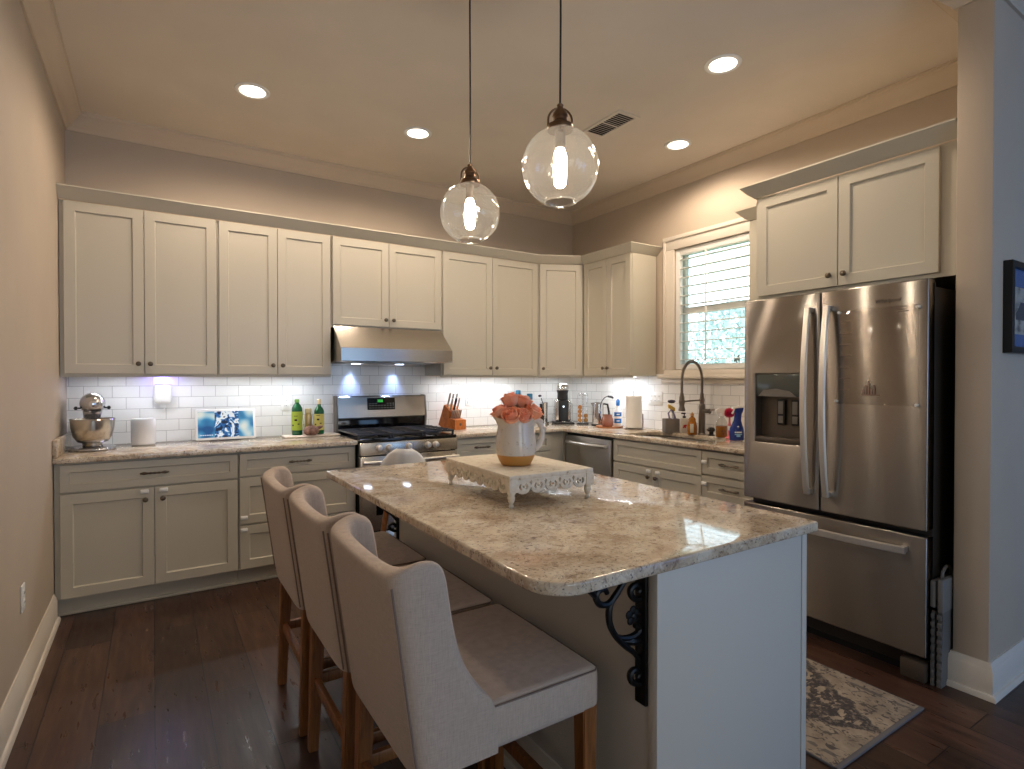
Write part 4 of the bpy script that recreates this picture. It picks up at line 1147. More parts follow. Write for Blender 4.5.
JX, JY, JZ = 1.185, 1.815, 0.9145 + tp + 0.0005
t = thing('jug', 'white glazed pottery jug with bare ochre foot holding coral roses', 'jug', (JX, JY, JZ), R(-32.7))
bm = NB()
pr = [(0.0, 0), (0.054, 0), (0.057, 0.002), (0.066, 0.018), (0.074, 0.038), (0.079, 0.058), (0.080, 0.078), (0.078, 0.100), (0.074, 0.125), (0.070, 0.148), (0.069, 0.165), (0.072, 0.178), (0.073, 0.181),
      (0.070, 0.181), (0.066, 0.165), (0.067, 0.14), (0.073, 0.09), (0.07, 0.04), (0.05, 0.012), (0, 0.012)]
lathe(bm, pr, n=40)
for v in bm.verts:
    if v.co.z > 0.15 and v.co.x < -0.03:
        s = (v.co.z - 0.15) / 0.03; a = abs(v.co.y) / 0.05
        if a < 1: v.co.x -= 0.018 * s * (1 - a * a); v.co.z += 0.006 * s * (1 - a)
obj('body', bm, M['jug'], t, 60)
bm = NB()
pts = bez((0.064, 0, 0.168), (0.108, 0, 0.190), (0.120, 0, 0.09), (0.072, 0, 0.062), 18)
tube(bm, pts, [0.015 - 0.004 * math.sin(PI * i / 18) for i in range(19)], 12)
for q, rr in ((pts[4], 0.013), (pts[8], 0.012)): lathe(bm, [(0, -rr), (rr * .8, -rr * .5), (rr, 0), (rr * .8, rr * .5), (0, rr)], (q[0] + .006, 0, q[2]), 10)
obj('handle', bm, M['jug'], t, 60)

def petal(bm, r0, r1, h0, h1, wid, a0, flare, nu=9, nv=9, curl=0.003):
    G = []
    for i in range(nv):
        s = i / (nv - 1); z = h0 + (h1 - h0) * s
        r = r0 + (r1 - r0) * math.sin(min(1, s * 1.45) * PI / 2) - (0.22 * r1 * max(0, s - 0.55) / 0.45 if flare < 0.01 else 0) + flare * max(0, s - 0.7) ** 1.3
        ww = wid * (0.45 + 0.55 * math.sin(min(1, s * 1.6) * PI / 2)) * (1 - 0.62 * (max(0, s - 0.62) / 0.38) ** 1.6)
        row = []
        for j in range(nu):
            q = j / (nu - 1) - 0.5; a = a0 + q * ww
            rr = r + curl * (abs(q) * 2) ** 2 * s
            row.append(bm.verts.new((rr * math.cos(a), rr * math.sin(a), z - (0.10 * abs(q) ** 2) * (h1 - h0) * s + (flare * -0.25 if s > 0.9 else 0))))
        G.append(row)
    for A_, B_ in zip(G, G[1:]):
        for j in range(nu - 1): bm.faces.new((A_[j], A_[j + 1], B_[j + 1], B_[j]))
def rose(label):
    t = thing('rose', label, 'rose', (0, 0, 0), 0, 'coral roses in the jug')    # origin at the base of the bloom
    bm = NB()
    a = 0
    for layer, (n_, r0, r1, h1, w_, fl) in enumerate(((3, .002, .007, .056, 2.8, .0), (3, .003, .013, .057, 2.6, .001), (3, .005, .019, .056, 2.5, .003), (4, .007, .025, .054, 2.2, .006), (5, .009, .031, .050, 1.9, .026))):
        for k in range(n_):
            a += 2 * PI / n_; petal(bm, r0, r1, 0.002 * (4 - layer), h1 * random.uniform(.95, 1.05), w_, a + layer * .6, fl * random.uniform(.8, 1.2))
    o = obj('bloom', bm, M['rose'], t, 70)
    md = o.modifiers.new('t', 'SOLIDIFY'); md.thickness = 0.0011
    bm = NB(); tube(bm, [(0, 0, 0.006), (0, 0, -0.02), (0, 0, -0.085)], [0.005, 0.003, 0.0028], 8); sm = obj('stem', bm, M['leaf'], t)
    bm = NB()
    for k in range(5):
        q = 2 * PI * k / 5; petal(bm, .003, .020, 0.004, .006, 0.7, q, -.004, 5, 4)
    obj('sepal', bm, M['leaf'], t)
    return t
rs = rose('coral rose at the front of the jug, facing the stools, lowest on the left')
# (right, toward camera, up) offsets in the jug's view frame; tilt away from the centre
spots = [(-0.015, -0.052, 0.185, 1.05, 'coral rose at the front of the jug, its petals drooping over the rim'),
         (-0.066, -0.012, 0.196, 1.0, 'coral rose leaning out at the left of the bunch'),
         (0.026, -0.046, 0.186, 0.95, 'small coral rose low in the middle of the bunch'),
         (0.072, -0.014, 0.196, 1.05, 'coral rose leaning out at the right, over the jug handle'),
         (-0.022, 0.006, 0.238, 1.05, 'coral rose topmost in the bunch, slightly left of centre'),
         (0.030, 0.018, 0.232, 1.0, 'coral rose near the top of the bunch, right of centre'),
         (0.0, 0.056, 0.214, 1.05, 'coral rose half hidden at the back of the bunch')]
ca, sa = math.cos(R(-32.7)), math.sin(R(-32.7))
for k, (u, v, z, s, lb) in enumerate(spots):
    r_ = rs if k == 0 else dup(rs, (0, 0, 0), None, lb)
    r_['label'] = lb
    d_ = Vector((u * ca - v * sa, u * sa + v * ca, 0.0))
    base = Vector((JX, JY, JZ)) + Vector((d_.x * 0.72, d_.y * 0.72, z - 0.019))
    kf = 9.0 if v < -0.03 else 5.0
    ax_ = Vector((d_.x * kf, d_.y * kf, 0.62)).normalized()
    r_.location = base; r_.rotation_mode = 'QUATERNION'
    r_.rotation_quaternion = ax_.to_track_quat('Z', 'Y'); r_.scale = (s * 1.0,) * 3

# ---------------------------------------------------------------- white moulded chair between island and range
t = thing('shell_chair', 'white moulded high chair whose rounded back shows between island and range', 'chair', (1.262, 3.16, 0.002), R(158))
bm = NB(); G = []
for i in range(11):
    s = i / 10; z = 0.60 + 0.345 * s; row = []
    ww = 0.165 * (1 - max(0, s - 0.35) ** 2 * 1.05) if s < 1 else 0.05
    ww = 0.155 * math.sqrt(max(0.02, 1 - (max(0, s - 0.30) / 0.72) ** 2))
    for j in range(11):
        q = j / 10 * 2 - 1; row.append(bm.verts.new((q * ww, 0.02 + 0.05 * s - 0.16 * q * q * ww / 0.155 * (1 - 0.5 * s), z)))
    G.append(row)
for A_, B_ in zip(G, G[1:]):
    for j in range(10): bm.faces.new((A_[j], A_[j + 1], B_[j + 1], B_[j]))
o = obj('backrest', bm, M['white'], t, 70); md = o.modifiers.new('t', 'SOLIDIFY'); md.thickness = 0.012
bm = NB(); lathe(bm, [(0.0, 0.575), (0.13, 0.58), (0.165, 0.60), (0.17, 0.612), (0.155, 0.606), (0.08, 0.594), (0, 0.592)], (0, -0.12, 0), 28, sy=1.0); obj('seat', bm, M['white'], t, 60)
for sx in (-1, 1):
    for y0_, y1_ in ((-0.26, -0.19), (0.03, -0.04)):
        bm = NB(); cyl(bm, (sx * 0.19, y0_, 0), (sx * 0.10, y1_, 0.585), 0.012, 0.017, 12); obj('leg', bm, M['oak'], t)

# ---------------------------------------------------------------- things on the left worktop
ZT = 0.9145
t = thing('stand_mixer', 'silver stand mixer with a large steel bowl in the left corner', 'stand mixer', (-0.322, 4.40, ZT), R(5))
bm = NB()
lathe(bm, [(0.0, 0), (0.125, 0), (0.130, 0.006), (0.128, 0.014), (0.115, 0.020), (0.08, 0.024), (0, 0.026)], n=32, sx=0.95, sy=1.2)
M['mixer'] = mat('mixer_silver', (0.55, 0.55, 0.57, 1), 0.22, 0.9)
obj('base', bm, M['mixer'], t)
bm = NB(); tube(bm, [(0, 0.118, 0.015), (0, 0.125, 0.08), (0, 0.122, 0.16), (0, 0.105, 0.235)], [0.055, 0.045, 0.042, 0.05], 20); obj('column', bm, M['mixer'], t)
bm = NB()
hd_ = [(0.155, 0.02), (0.145, 0.04), (0.11, 0.058), (0.05, 0.066), (-0.03, 0.067), (-0.09, 0.063), (-0.125, 0.050), (-0.142, 0.032), (-0.148, 0.0)]
tube(bm, [(0, y, 0.285 + (0.006 if y < 0 else 0)) for y, r in hd_], [max(r, .004) for y, r in hd_], 24); hd2 = obj('head', bm, M['mixer'], t, 60)
bm = NB(); tube(bm, [(0, y, 0.273) for y in (0.10, 0.0, -0.10)], [0.0, 0.0, 0.0], 4) if False else None
box(bm, -0.0635, 0.0635, -0.10, 0.10, 0.266, 0.274, 0.002); obj('trim_band', bm, M['black'], hd2)
bm = NB(); lathe(bm, [(0, 0), (0.020, 0.001), (0.021, 0.008), (0.014, 0.012), (0, 0.012)], (0, -0.138, 0.289), 18, axis='y')
for v in bm.verts: v.co.y = -0.276 - v.co.y - 0.0
obj('hub_cap', bm, M['chrome'], hd2)
for s in (-1, 1):
    bm = NB(); cyl(bm, (s * 0.05, -0.03, 0.262), (s * 0.078, -0.03, 0.262), 0.005); lathe(bm, [(0, -.012), (.011, -.006), (.012, 0), (.011, .006), (0, .012)], (s * 0.083, -0.03, 0.262), 12, axis='x'); obj('lever', bm, M['black'], hd2)
bm = NB(); lathe(bm, [(0.036, 0.195), (0.042, 0.215), (0.048, 0.235), (0.05, 0.256)], (0, -0.062, 0), 24); obj('planetary_neck', bm, M['mixer'], hd2)
bm = NB(); cyl(bm, (0, -0.062, 0.10), (0, -0.062, 0.2), 0.006); lathe(bm, [(0, .06), (.03, .075), (.035, .11), (.02, .14), (0, .15)], (0, -.062, 0), 12, sy=.25); obj('beater', bm, M['greylt'], hd2)
bm = NB(); lathe(bm, [(0.0, 0.026), (0.052, 0.026), (0.055, 0.030), (0.046, 0.038), (0.050, 0.044), (0.078, 0.054), (0.100, 0.088), (0.111, 0.140), (0.115, 0.190), (0.119, 0.192), (0.116, 0.196), (0.108, 0.14), (0.097, 0.09), (0.07, 0.065), (0, 0.05)], (0, -0.055, 0), 40); bw = obj('bowl', bm, M['bowl'], t, 50)
t = thing('smart_speaker', 'white fabric cylinder speaker beside the stand mixer', 'speaker', (-0.056, 4.50, ZT))
M['spk'] = mat('speaker_fabric', srgb(226, 226, 228), 0.85); n = NT(M['spk']); n.bump(n.noise(n.coord(), 700, 1), 0.4, 0.002)
bm = NB(); lathe(bm, [(0.064, 0.004), (0.070, 0.010), (0.0705, 0.10), (0.0705, 0.168), (0.066, 0.176)], n=36); obj('body', bm, M['spk'], t)
bm = NB(); lathe(bm, [(0.066, 0), (0.069, 0.005), (0, 0.006)], n=36); obj('base', bm, M['greylt'], t)
bm = NB(); lathe(bm, [(0.066, 0.175), (0.063, 0.179), (0, 0.178)], n=36); obj('top_plate', bm, M['white'], t)
# smart display with a photograph on its screen
t = thing('smart_display', 'white smart display showing a blue and white photo slideshow', 'display', (0.445, 4.50, ZT), 0)
tl = R(-14)
def dsp_(u, v, w): # tilted panel coordinates
    return (u, 0.01 + v * math.sin(-tl) - w * math.cos(tl), 0.010 + v * math.cos(tl) - w * math.sin(-tl) * 1.0)
bm = plate(rrect(-0.196, 0.196, 0.0, 0.222, 0.012, 4), (), 0.012, 0.003, dsp_); hs_ = obj('housing', bm, M['white'], t)
m = bpy.data.materials.new('slideshow_image'); m.use_nodes = True; n = NT(m)
tc = n.n('TexCoord'); sx = n.n('SeparateXYZ'); n.l(tc.outputs['Object'], sx.inputs[0])
soft = n.ramp(n.noise(n.coord((1, 1, 1.2), loc=(0.3, 0, 0.1)), 8, 1), [(0.34, srgb(24, 84, 140)), (0.47, srgb(60, 140, 186)), (0.56, srgb(150, 196, 214)), (0.68, srgb(226, 230, 220))])
sharp = n.ramp(n.noise(n.coord((1, 1, 1), loc=(2.3, 0, 0.4)), 17, 2, 0.5, 1.6), [(0.36, srgb(26, 42, 66)), (0.42, srgb(36, 96, 160)), (0.50, srgb(96, 158, 204)), (0.53, srgb(232, 238, 242)), (0.66, srgb(238, 240, 240)), (0.70, srgb(44, 52, 62))], 'CONSTANT')
mid = n.n('Math', operation='COMPARE'); mid.inputs[1].default_value = 0.005; mid.inputs[2].default_value = 0.078; n.l(sx.outputs['X'], mid.inputs[0])
cimg = n.mix(mid.outputs[0], soft, sharp)
n.col(g(0.0)) if False else None
n.p.inputs['Base Color'].default_value = g(0.02); n.p.inputs['Roughness'].default_value = 0.1
n.l(cimg, n.p.inputs['Emission Color']); n.p.inputs['Emission Strength'].default_value = 0.95
bm = NB(); prism(bm, [(-0.180, 0.018), (0.180, 0.018), (0.180, 0.208), (-0.180, 0.208)], 0.0121, 0.0126, dsp_); obj('screen', bm, m, hs_)
bm = NB()
for k in range(6): prism(bm, [(-0.165 + k * .014, 0.034), (-0.156 + k * .014, 0.034), (-0.156 + k * .014, 0.040), (-0.165 + k * .014, 0.040)], 0.0126, 0.0129, dsp_)
obj('caption_marks', bm, glow('caption_white', (0.9, 0.95, 1.0), 0.9), hs_)
bm = NB(); prism(bm, [(0.012, 0), (0.095, 0), (0.06, 0.11), (0.042, 0.11)], -0.10, 0.10, lambda u, v, w: (w, u + 0.012, v)); obj('stand', bm, M['greylt'], t)
# plug-in night light with violet glow
t = thing('night_light', 'white plug-in night light with a violet glow above the speaker', 'night light', (0.058, YB - 0.0105, 1.255))
bm = NB(); box(bm, -0.058, 0.058, -0.045, -0.008, -0.075, 0.072, 0.030, seg=5); obj('body', bm, M['white'], t)
bm = NB(); box(bm, -0.05, 0.05, -0.012, -0.002, 0.010, 0.068, 0.004); obj('light_ring', bm, M['violet'], t)
bm = NB(); box(bm, -0.018, 0.018, -0.03, -0.004, -0.100, -0.070, 0.006); tube(bm, [(0.01, -.02, -.098), (0.006, -.02, -.12), (-0.006, -.014, -.135)], 0.004, 8); obj('plug', bm, M['white'], t)
l = bpy.data.lights.new('violet_lamp', 'POINT'); l.energy = 0.8; l.color = (0.25, 0.18, 1.0); l.shadow_soft_size = 0.02
o = link(bpy.data.objects.new('violet_lamp', l)); o.parent = t; o.location = (0, -0.03, 0.10)

def outlet(name, label, loc, rot, gangs=1, mat_=None, kind='outlet'):
    t = thing(name, label, 'wall plate', loc, rot)
    w = 0.035 + 0.023 * (gangs - 1)
    bm = NB(); box(bm, -w, w, -0.006, 0, -0.058, 0.058, 0.003); obj('plate', bm, mat_ or M['white'], t)
    for k in range(gangs):
        x = (k - (gangs - 1) / 2) * 0.046
        bm = NB()
        for z in (-0.02, 0.02): box(bm, x - .014, x + .014, -0.009, -0.005, z - .014, z + .014, .003)
        soc = obj('socket', bm, mat_ or M['white'], t)
        bm = NB()
        for z in (-0.02, 0.02):
            for dx in (-.006, .006): box(bm, x + dx - .0012, x + dx + .0012, -0.0095, -0.0088, z - .004, z + .006)
        obj('slot', bm, M['black'], soc)
    return t
outlet('wall_outlet', 'single white outlet on the tile left of the green bottles', (0.875, YB - 0.0105, 1.168), 0)
outlet('wall_outlet', 'triple white wall plate on the tile beside the paper towels', (XR - 0.0105, 3.475, 1.185), RT, 3)
outlet('wall_outlet', 'small white outlet low on the left wall above the baseboard', (XL, 3.127, 0.425), R(90), 1)
outlet('wall_outlet', 'white outlet on the tile right of the knife block', (2.50, YB - 0.0105, 1.16), 0)

# green bottles on a pale cloth
t = tag(obj('folded_cloth', (lambda b: (box(b, -0.205, 0.205, -0.075, 0.085, 0, 0.012, 0.006, seg=3), [setattr(v.co, 'z', v.co.z + 0.002 * math.sin(v.co.x * 60)) for v in b.verts if v.co.z > 0.006], b)[2])(NB()), mat('cream_cloth', srgb(232, 222, 208), 0.9), loc=(1.035, 4.49, ZT)), 'flat cream cloth under the green bottles', 'cloth')
ZC2 = ZT + 0.0125
M['bgreen'] = mat('bottle_green', srgb(14, 84, 44), 0.15)
M['lime'] = mat('lime_label', srgb(172, 194, 66), 0.5); M['yel'] = mat('yellow_label', srgb(214, 204, 108), 0.5); M['gold'] = mat('gold_can', (0.72, 0.53, 0.26, 1), 0.3, 0.9)
def bottle(name, label, loc, R_, H, sh, body, labm, capm, cat='bottle', lab=(0.2, 0.62), neck=0.3, group=None, marks=None, capH=0.09):
    """body up to H*sh, shoulder, neck, cap"""
    t = thing(name, label, cat, loc, 0, group)
    bm = NB(); rn = R_ * neck
    lathe(bm, [(0, 0), (R_ * .9, 0), (R_, H * .02), (R_, H * sh), (R_ * .93, H * (sh + .05)), (R_ * .7, H * (sh + .11)), (rn * 1.2, H * (sh + .16)), (rn, H * (1 - capH))], n=28)
    b_ = obj('body', bm, body, t, 50)
    if labm:
        bm = NB(); lathe(bm, [(R_ + .0002, H * lab[0]), (R_ + .0008, H * lab[0]), (R_ + .0008, H * lab[1]), (R_ + .0002, H * lab[1])], n=28); lb_ = obj('label', bm, labm, b_)
        if marks:
            bm = NB()
            for (a, z, w_, h_) in marks:
                for k in range(3):
                    a0 = a + (k - 1.5) * w_ / 3; a1 = a0 + w_ / 3
                    q = [(math.cos(a0), math.sin(a0)), (math.cos(a1), math.sin(a1))]; rr = R_ + .0013
                    bm.faces.new([bm.verts.new((q[i][0] * rr, q[i][1] * rr, H * zz)) for i, zz in ((0, z), (1, z), (1, z + h_), (0, z + h_))])
            obj('print', bm, M['rubber'], lb_)
    bm = NB(); lathe(bm, [(rn * 1.25, H * (1 - capH)), (rn * 1.25, H * .985), (rn * 1.0, H), (0, H)], n=18); obj('cap', bm, capm, t)
    return t
VA = R(-115)
mk = [(VA, .40, .5, .05), (VA + .5, .30, .35, .03), (VA - .6, .26, .4, .04), (VA, .53, .7, .015)]
bottle('bottle', 'green bottle with lime label, the taller left one of two', (0.93, 4.50, ZC2), 0.039, 0.275, 0.72, M['bgreen'], M['lime'], mat('cap_lime', srgb(112, 164, 70), 0.4), 'bottle', (0.14, 0.66), 0.36, 'bottles on the cream cloth', mk)
bottle('bottle', 'green bottle with yellow label and pale spout, right of the gold can', (1.095, 4.50, ZC2), 0.037, 0.272, 0.64, M['bgreen'], M['yel'], mat('cap_cream', srgb(226, 208, 168), 0.4), 'bottle', (0.12, 0.58), 0.34, 'bottles on the cream cloth', mk, 0.14)
bottle('spray_can', 'slim gold spray can between the two green bottles', (1.018, 4.525, ZC2), 0.027, 0.20, 0.72, M['gold'], None, mat('cap_gold', srgb(222, 206, 160), 0.4), 'can', neck=0.75, group='bottles on the cream cloth', capH=0.16)
t = thing('stoneware_pot', 'mottled brown stoneware bulb with a short side spout in front of the green bottles', 'pot', (1.02, 4.435, ZC2))
m = mat('mottled_brown', srgb(140, 104, 88), 0.5); n = NT(m); n.col(n.ramp(n.noise(n.coord(), 40, 4), [(0.35, srgb(74, 46, 38)), (0.65, srgb(152, 114, 98))]))
bm = NB(); lathe(bm, [(0, 0), (0.035, 0.001), (0.052, 0.014), (0.057, 0.034), (0.048, 0.056), (0.028, 0.070), (0.012, 0.076), (0, 0.078)], n=26); obj('body', bm, m, t, 60)
bm = NB(); tube(bm, [(0.044, 0, 0.05), (0.066, 0.0, 0.058), (0.080, 0, 0.066)], [0.016, 0.013, 0.012], 12); lathe(bm, [(0, .06), (.012, .062), (.010, .07), (0, .072)], (0.078, 0, 0), 12); obj('spout', bm, m, t, 60)

# ---------------------------------------------------------------- knife block right of the range
KX, KY = 2.235, 4.47
t = thing('knife_block', 'orange-brown wooden knife block beside the range, full of steel handled knives', 'knife block', (KX, KY, ZT), R(-78))
# profile in local (x along lean, z)
bm = NB(); prism(bm, [(-0.115, 0.035), (-0.04, 0.0), (0.0, 0.0), (0.055, 0.155), (-0.032, 0.215)], -0.060, 0.060, lambda u, v, w: (u, w, v)); obj('body', bm, M['block'], t)
bm = NB(); prism(bm, [(-0.02, 0.0), (0.125, 0.0), (0.125, 0.085), (0.035, 0.098)], -0.062, 0.062, lambda u, v, w: (u, w, v)); ft = obj('front_step', bm, M['block'], t)
bm = NB(); lathe(bm, [(0.0, 0), (0.013, 0.0), (0.012, 0.001), (0, 0.001)], (0.1251, 0, 0.045), 16, axis='x'); obj('badge', bm, M['nickel'], ft)
kT = Matrix.Translation((KX, KY, ZT)) @ Matrix.Rotation(R(-78), 4, 'Z')
def knife(label, p, length, rad, black=False, kind='knife'):
    bm = NB(); d = Vector((0.36, 0, 1)).normalized()
    tube(bm, [Vector((0, 0, 0)) - d * 0.02, d * 0.004, d * length * 0.35, d * length * 0.8, d * length], [rad * .8, rad * .85, rad * .75, rad, rad * .7], 8)
    for v in bm.verts: v.co.y *= 0.7
    o = obj(kind, bm, M['black'] if black else M['handle'], None, 60)
    o.matrix_world = kT @ Matrix.Translation(p); return tag(o, label, 'knife', 'knives in the block')
sp_ = [(-0.008, -0.034, 0.198, 0.105, 'at the back row, nearest the range'), (-0.006, 0.0, 0.198, 0.10, 'in the back row, middle slot'), (-0.008, 0.034, 0.198, 0.10, 'in the back row, farthest from the range'),
       (0.03, -0.03, 0.172, 0.085, 'in the second row, nearest the range'), (0.03, 0.003, 0.172, 0.088, 'with black grip'), (0.03, 0.034, 0.172, 0.09, 'in the second row, farthest from the range')]
for k, (x, y, z, L_, lb) in enumerate(sp_):
    knife(('black handled knife in the middle of the block' if k == 4 else 'steel handled knife ' + lb), (x, y * 1.15, z), L_ * 1.22, 0.013, k == 4)
for k in range(6):
    o = knife('small steel steak knife in the low front row of the wooden block', (0.055, -0.048 + k * 0.0192, 0.10), 0.075, 0.0085)

# ---------------------------------------------------------------- behind the roses: teal bottles and a dark one
M['teal'] = mat('teal_plastic', srgb(44, 110, 140), 0.35)
bottle('pump_bottle', 'teal topped bottle behind the roses, left of the other one', (2.965, 4.50, ZT), 0.036, 0.335, 0.66, M['white'], M['teal'], M['teal'], 'bottle', (0.2, 0.5), 0.55, 'bottles behind the roses', None, 0.2)
bottle('pump_bottle', 'teal topped bottle behind the roses, right and shorter', (3.10, 4.50, ZT), 0.038, 0.30, 0.66, M['white'], M['teal'], M['teal'], 'bottle', (0.2, 0.5), 0.6, 'bottles behind the roses', None, 0.2)
bottle('bottle', 'dark brown bottle half hidden behind the jug handle', (3.195, 4.44, ZT), 0.030, 0.20, 0.6, mat('dark_brown_glass', srgb(40, 26, 24), 0.15), None, M['black'], neck=0.45)

# ---------------------------------------------------------------- coffee corner
t = thing('coffee_machine', 'chrome and black coffee machine with a domed head in the corner', 'coffee machine', (3.43, 4.40, ZT), R(-30))
bm = NB(); box(bm, -0.10, 0.10, -0.12, 0.12, 0.0, 0.018, 0.006); obj('base', bm, M['black'], t)
bm = NB(); box(bm, -0.080, 0.080, -0.035, 0.11, 0.018, 0.238, 0.022, seg=4); obj('body', bm, M['chrome'], t)
bm = NB(); box(bm, -0.046, 0.052, -0.046, -0.02, 0.022, 0.230, 0.010, seg=3); obj('front_panel', bm, M['black'], t)
bm = NB(); cyl(bm, (0.0, -0.058, 0.17), (0.0, -0.046, 0.17), 0.009); box(bm, -0.02, 0.02, -0.11, -0.04, 0.018, 0.03, .004); obj('spout', bm, M['chrome'], t)
bm = NB(); lathe(bm, [(0.052, 0.236), (0.054, 0.245), (0.052, 0.30), (0.058, 0.318), (0.06, 0.33), (0.05, 0.332)], (0, 0.01, 0), 24); hd_ = obj('brew_head', bm, M['black'], t)
bm = NB(); lathe(bm, [(0.056, 0.330), (0.060, 0.345), (0.056, 0.372), (0.042, 0.392), (0.02, 0.400), (0, 0.401)], (0, 0.01, 0), 28); obj('dome', bm, M['chrome'], hd_, 60)
bm = NB(); box(bm, 0.078, 0.10, -0.03, 0.10, 0.03, 0.20, .008); obj('water_tank', bm, M['clear'], t)
t = thing('milk_frother', 'small steel frother cup with a black spoon standing left of the coffee machine', 'frother', (3.315, 4.56, ZT))
bm = NB(); lathe(bm, [(0, 0), (0.052, 0), (0.052, 0.012), (0.038, 0.016), (0.040, 0.20), (0.042, 0.205), (0.038, 0.204), (0.036, 0.03), (0, 0.03)], n=24); obj('cup', bm, M['chrome'], t)
tag(obj('spoon', (lambda b: (tube(b, [(0.02, 0, 0.04), (-0.012, 0, 0.19), (-0.035, 0, 0.25)], 0.0045, 8), lathe(b, [(0, -.014), (.016, -.006), (.018, 0), (.016, .006), (0, .014)], (-0.05, 0, 0.272), 12), b)[2])(NB()), M['black'], loc=(3.315, 4.56, ZT + 0.001)), 'black spoon leaning out of the small steel cup beside the coffee machine', 'spoon')
# pod carousel
CX_, CY_ = 3.55, 4.235
t = thing('pod_carousel', 'chrome wire coffee pod carousel between coffee machine and kettle', 'pod holder', (CX_, CY_, ZT))
bm = NB(); lathe(bm, [(0, 0), (0.058, 0), (0.060, 0.006), (0.055, 0.012), (0.02, 0.016), (0, 0.016)], n=28); obj('base', bm, M['black'], t)
bm = NB(); cyl(bm, (0, 0, 0.012), (0, 0, 0.30), 0.005)
for k in range(6):
    a = 2 * PI * k / 6 + R(200); u, v = math.cos(a), math.sin(a); pa = a + PI / 2
    for s in (-1, 1):
        ox, oy = u * 0.048 + s * 0.016 * math.cos(pa), v * 0.048 + s * 0.016 * math.sin(pa)
        tube(bm, [(ox, oy, 0.014), (ox, oy, 0.28), (u * 0.04, v * 0.04, 0.305)], 0.0019, 6)
    tube(bm, [(0, 0, 0.29), (u * 0.04, v * 0.04, 0.305)], 0.002, 6)
    for z in (0.03, 0.28): tube(bm, [(u * 0.048 + q * 0.016 * math.cos(pa), v * 0.048 + q * 0.016 * math.sin(pa), z) for q in (-1, 0, 1)], 0.0019, 6)
obj('wire_frame', bm, M['chrome'], t)
M['pod'] = mat('pod_gold', (0.50, 0.25, 0.08, 1), 0.28, 0.9)
pd = None; names = ['bottom', 'second', 'third', 'fourth']
for ka, cnt, col_ in ((0, 4, 'left column'), (1, 2, 'front column')):
    a = 2 * PI * ka / 6 + R(200)
    for k in range(cnt):
        if pd is None:
            bm = NB(); lathe(bm, [(0, -0.014), (0.010, -0.013), (0.014, -0.002), (0.018, 0.004), (0.022, 0.006), (0.022, 0.008), (0, 0.010)], n=18, axis='x'); pd = obj('coffee_pod', bm, M['pod'], None, 50); q = pd
        else: q = pd.copy(); link(q)
        tag(q, 'gold coffee pod, %s from the bottom in the %s of the carousel' % (('first', 'second', 'third', 'fourth')[k], col_), 'coffee pod', 'coffee pods in the carousel')
        q.location = (CX_ + 0.048 * math.cos(a), CY_ + 0.048 * math.sin(a), ZT + 0.042 + k * 0.042); q.rotation_euler = (0, 0, a)
# kettle
t = thing('kettle', 'small steel and glass kettle with a black handle right of the pod carousel', 'kettle', (3.55, 4.01, ZT), R(-40)); t.scale = (1.12,) * 3
bm = NB(); lathe(bm, [(0, 0), (0.058, 0), (0.060, 0.008), (0.055, 0.016), (0, 0.017)], n=26); obj('base', bm, M['black'], t)
bm = NB(); lathe(bm, [(0.048, 0.018), (0.050, 0.03), (0.046, 0.18), (0.044, 0.192), (0.03, 0.200), (0, 0.202)], n=28); obj('body', bm, M['chrome'], t)
bm = NB(); tube(bm, [(0.045, 0, 0.185), (0.078, 0, 0.18), (0.088, 0, 0.12), (0.092, 0, 0.05)], [.008, .010, .009, .007], 10); obj('handle', bm, M['black'], t)
bm = NB(); prism(bm, [(-0.044, 0.16), (-0.066, 0.192), (-0.04, 0.196)], -0.012, 0.012, lambda u, v, w: (u, w, v)); obj('spout', bm, M['chrome'], t)
# round wooden tray with copper pot, gooseneck, cleaner bottle
t = tag(obj('wooden_tray', (lambda b: (lathe(b, [(0, 0), (0.115, 0), (0.122, 0.006), (0.122, 0.016), (0.116, 0.016), (0.11, 0.009), (0, 0.009)], n=36), b)[1])(NB()), M['traywood'], loc=(3.50, 3.80, ZT)), 'round wooden tray under the copper pot', 'tray')
t = thing('copper_pot', 'rosy glazed pot with a tall thin curved spout on the wooden tray', 'pot', (3.475, 3.80, ZT + 0.0095), R(-30)); t.scale = (1.22,) * 3
m = mat('rosy_glaze', srgb(160, 112, 98), 0.2, 0.4)
bm = NB(); lathe(bm, [(0, 0), (0.034, 0), (0.042, 0.012), (0.046, 0.035), (0.042, 0.062), (0.034, 0.078), (0.037, 0.09), (0.034, 0.09), (0.03, 0.078), (0.038, 0.05), (0, 0.02)], n=28); obj('body', bm, m, t, 60)
bm = NB(); tube(bm, bez((-0.04, 0, 0.035), (-0.075, 0, 0.08), (-0.06, 0, 0.23), (0.01, 0, 0.225), 14), 0.0035, 8); tube(bm, [(0.0, 0, 0.226), (0.03, 0, 0.221), (0.045, 0, 0.212)], [.007, .010, .006], 8); obj('gooseneck', bm, M['black'], t, 60)
M['blue'] = mat('label_blue', srgb(36, 112, 190), 0.4)
t = thing('cleaner_bottle', 'white bottle with two blue label blocks and blue nozzle on the tray', 'bottle', (3.575, 3.77, ZT + 0.0095), R(-33))
bm = NB(); lathe(bm, [(0, 0), (0.030, 0), (0.033, 0.006), (0.033, 0.14), (0.026, 0.16), (0.014, 0.172), (0.012, 0.19)], n=24, sy=0.75); b_ = obj('body', bm, M['white'], t, 50)
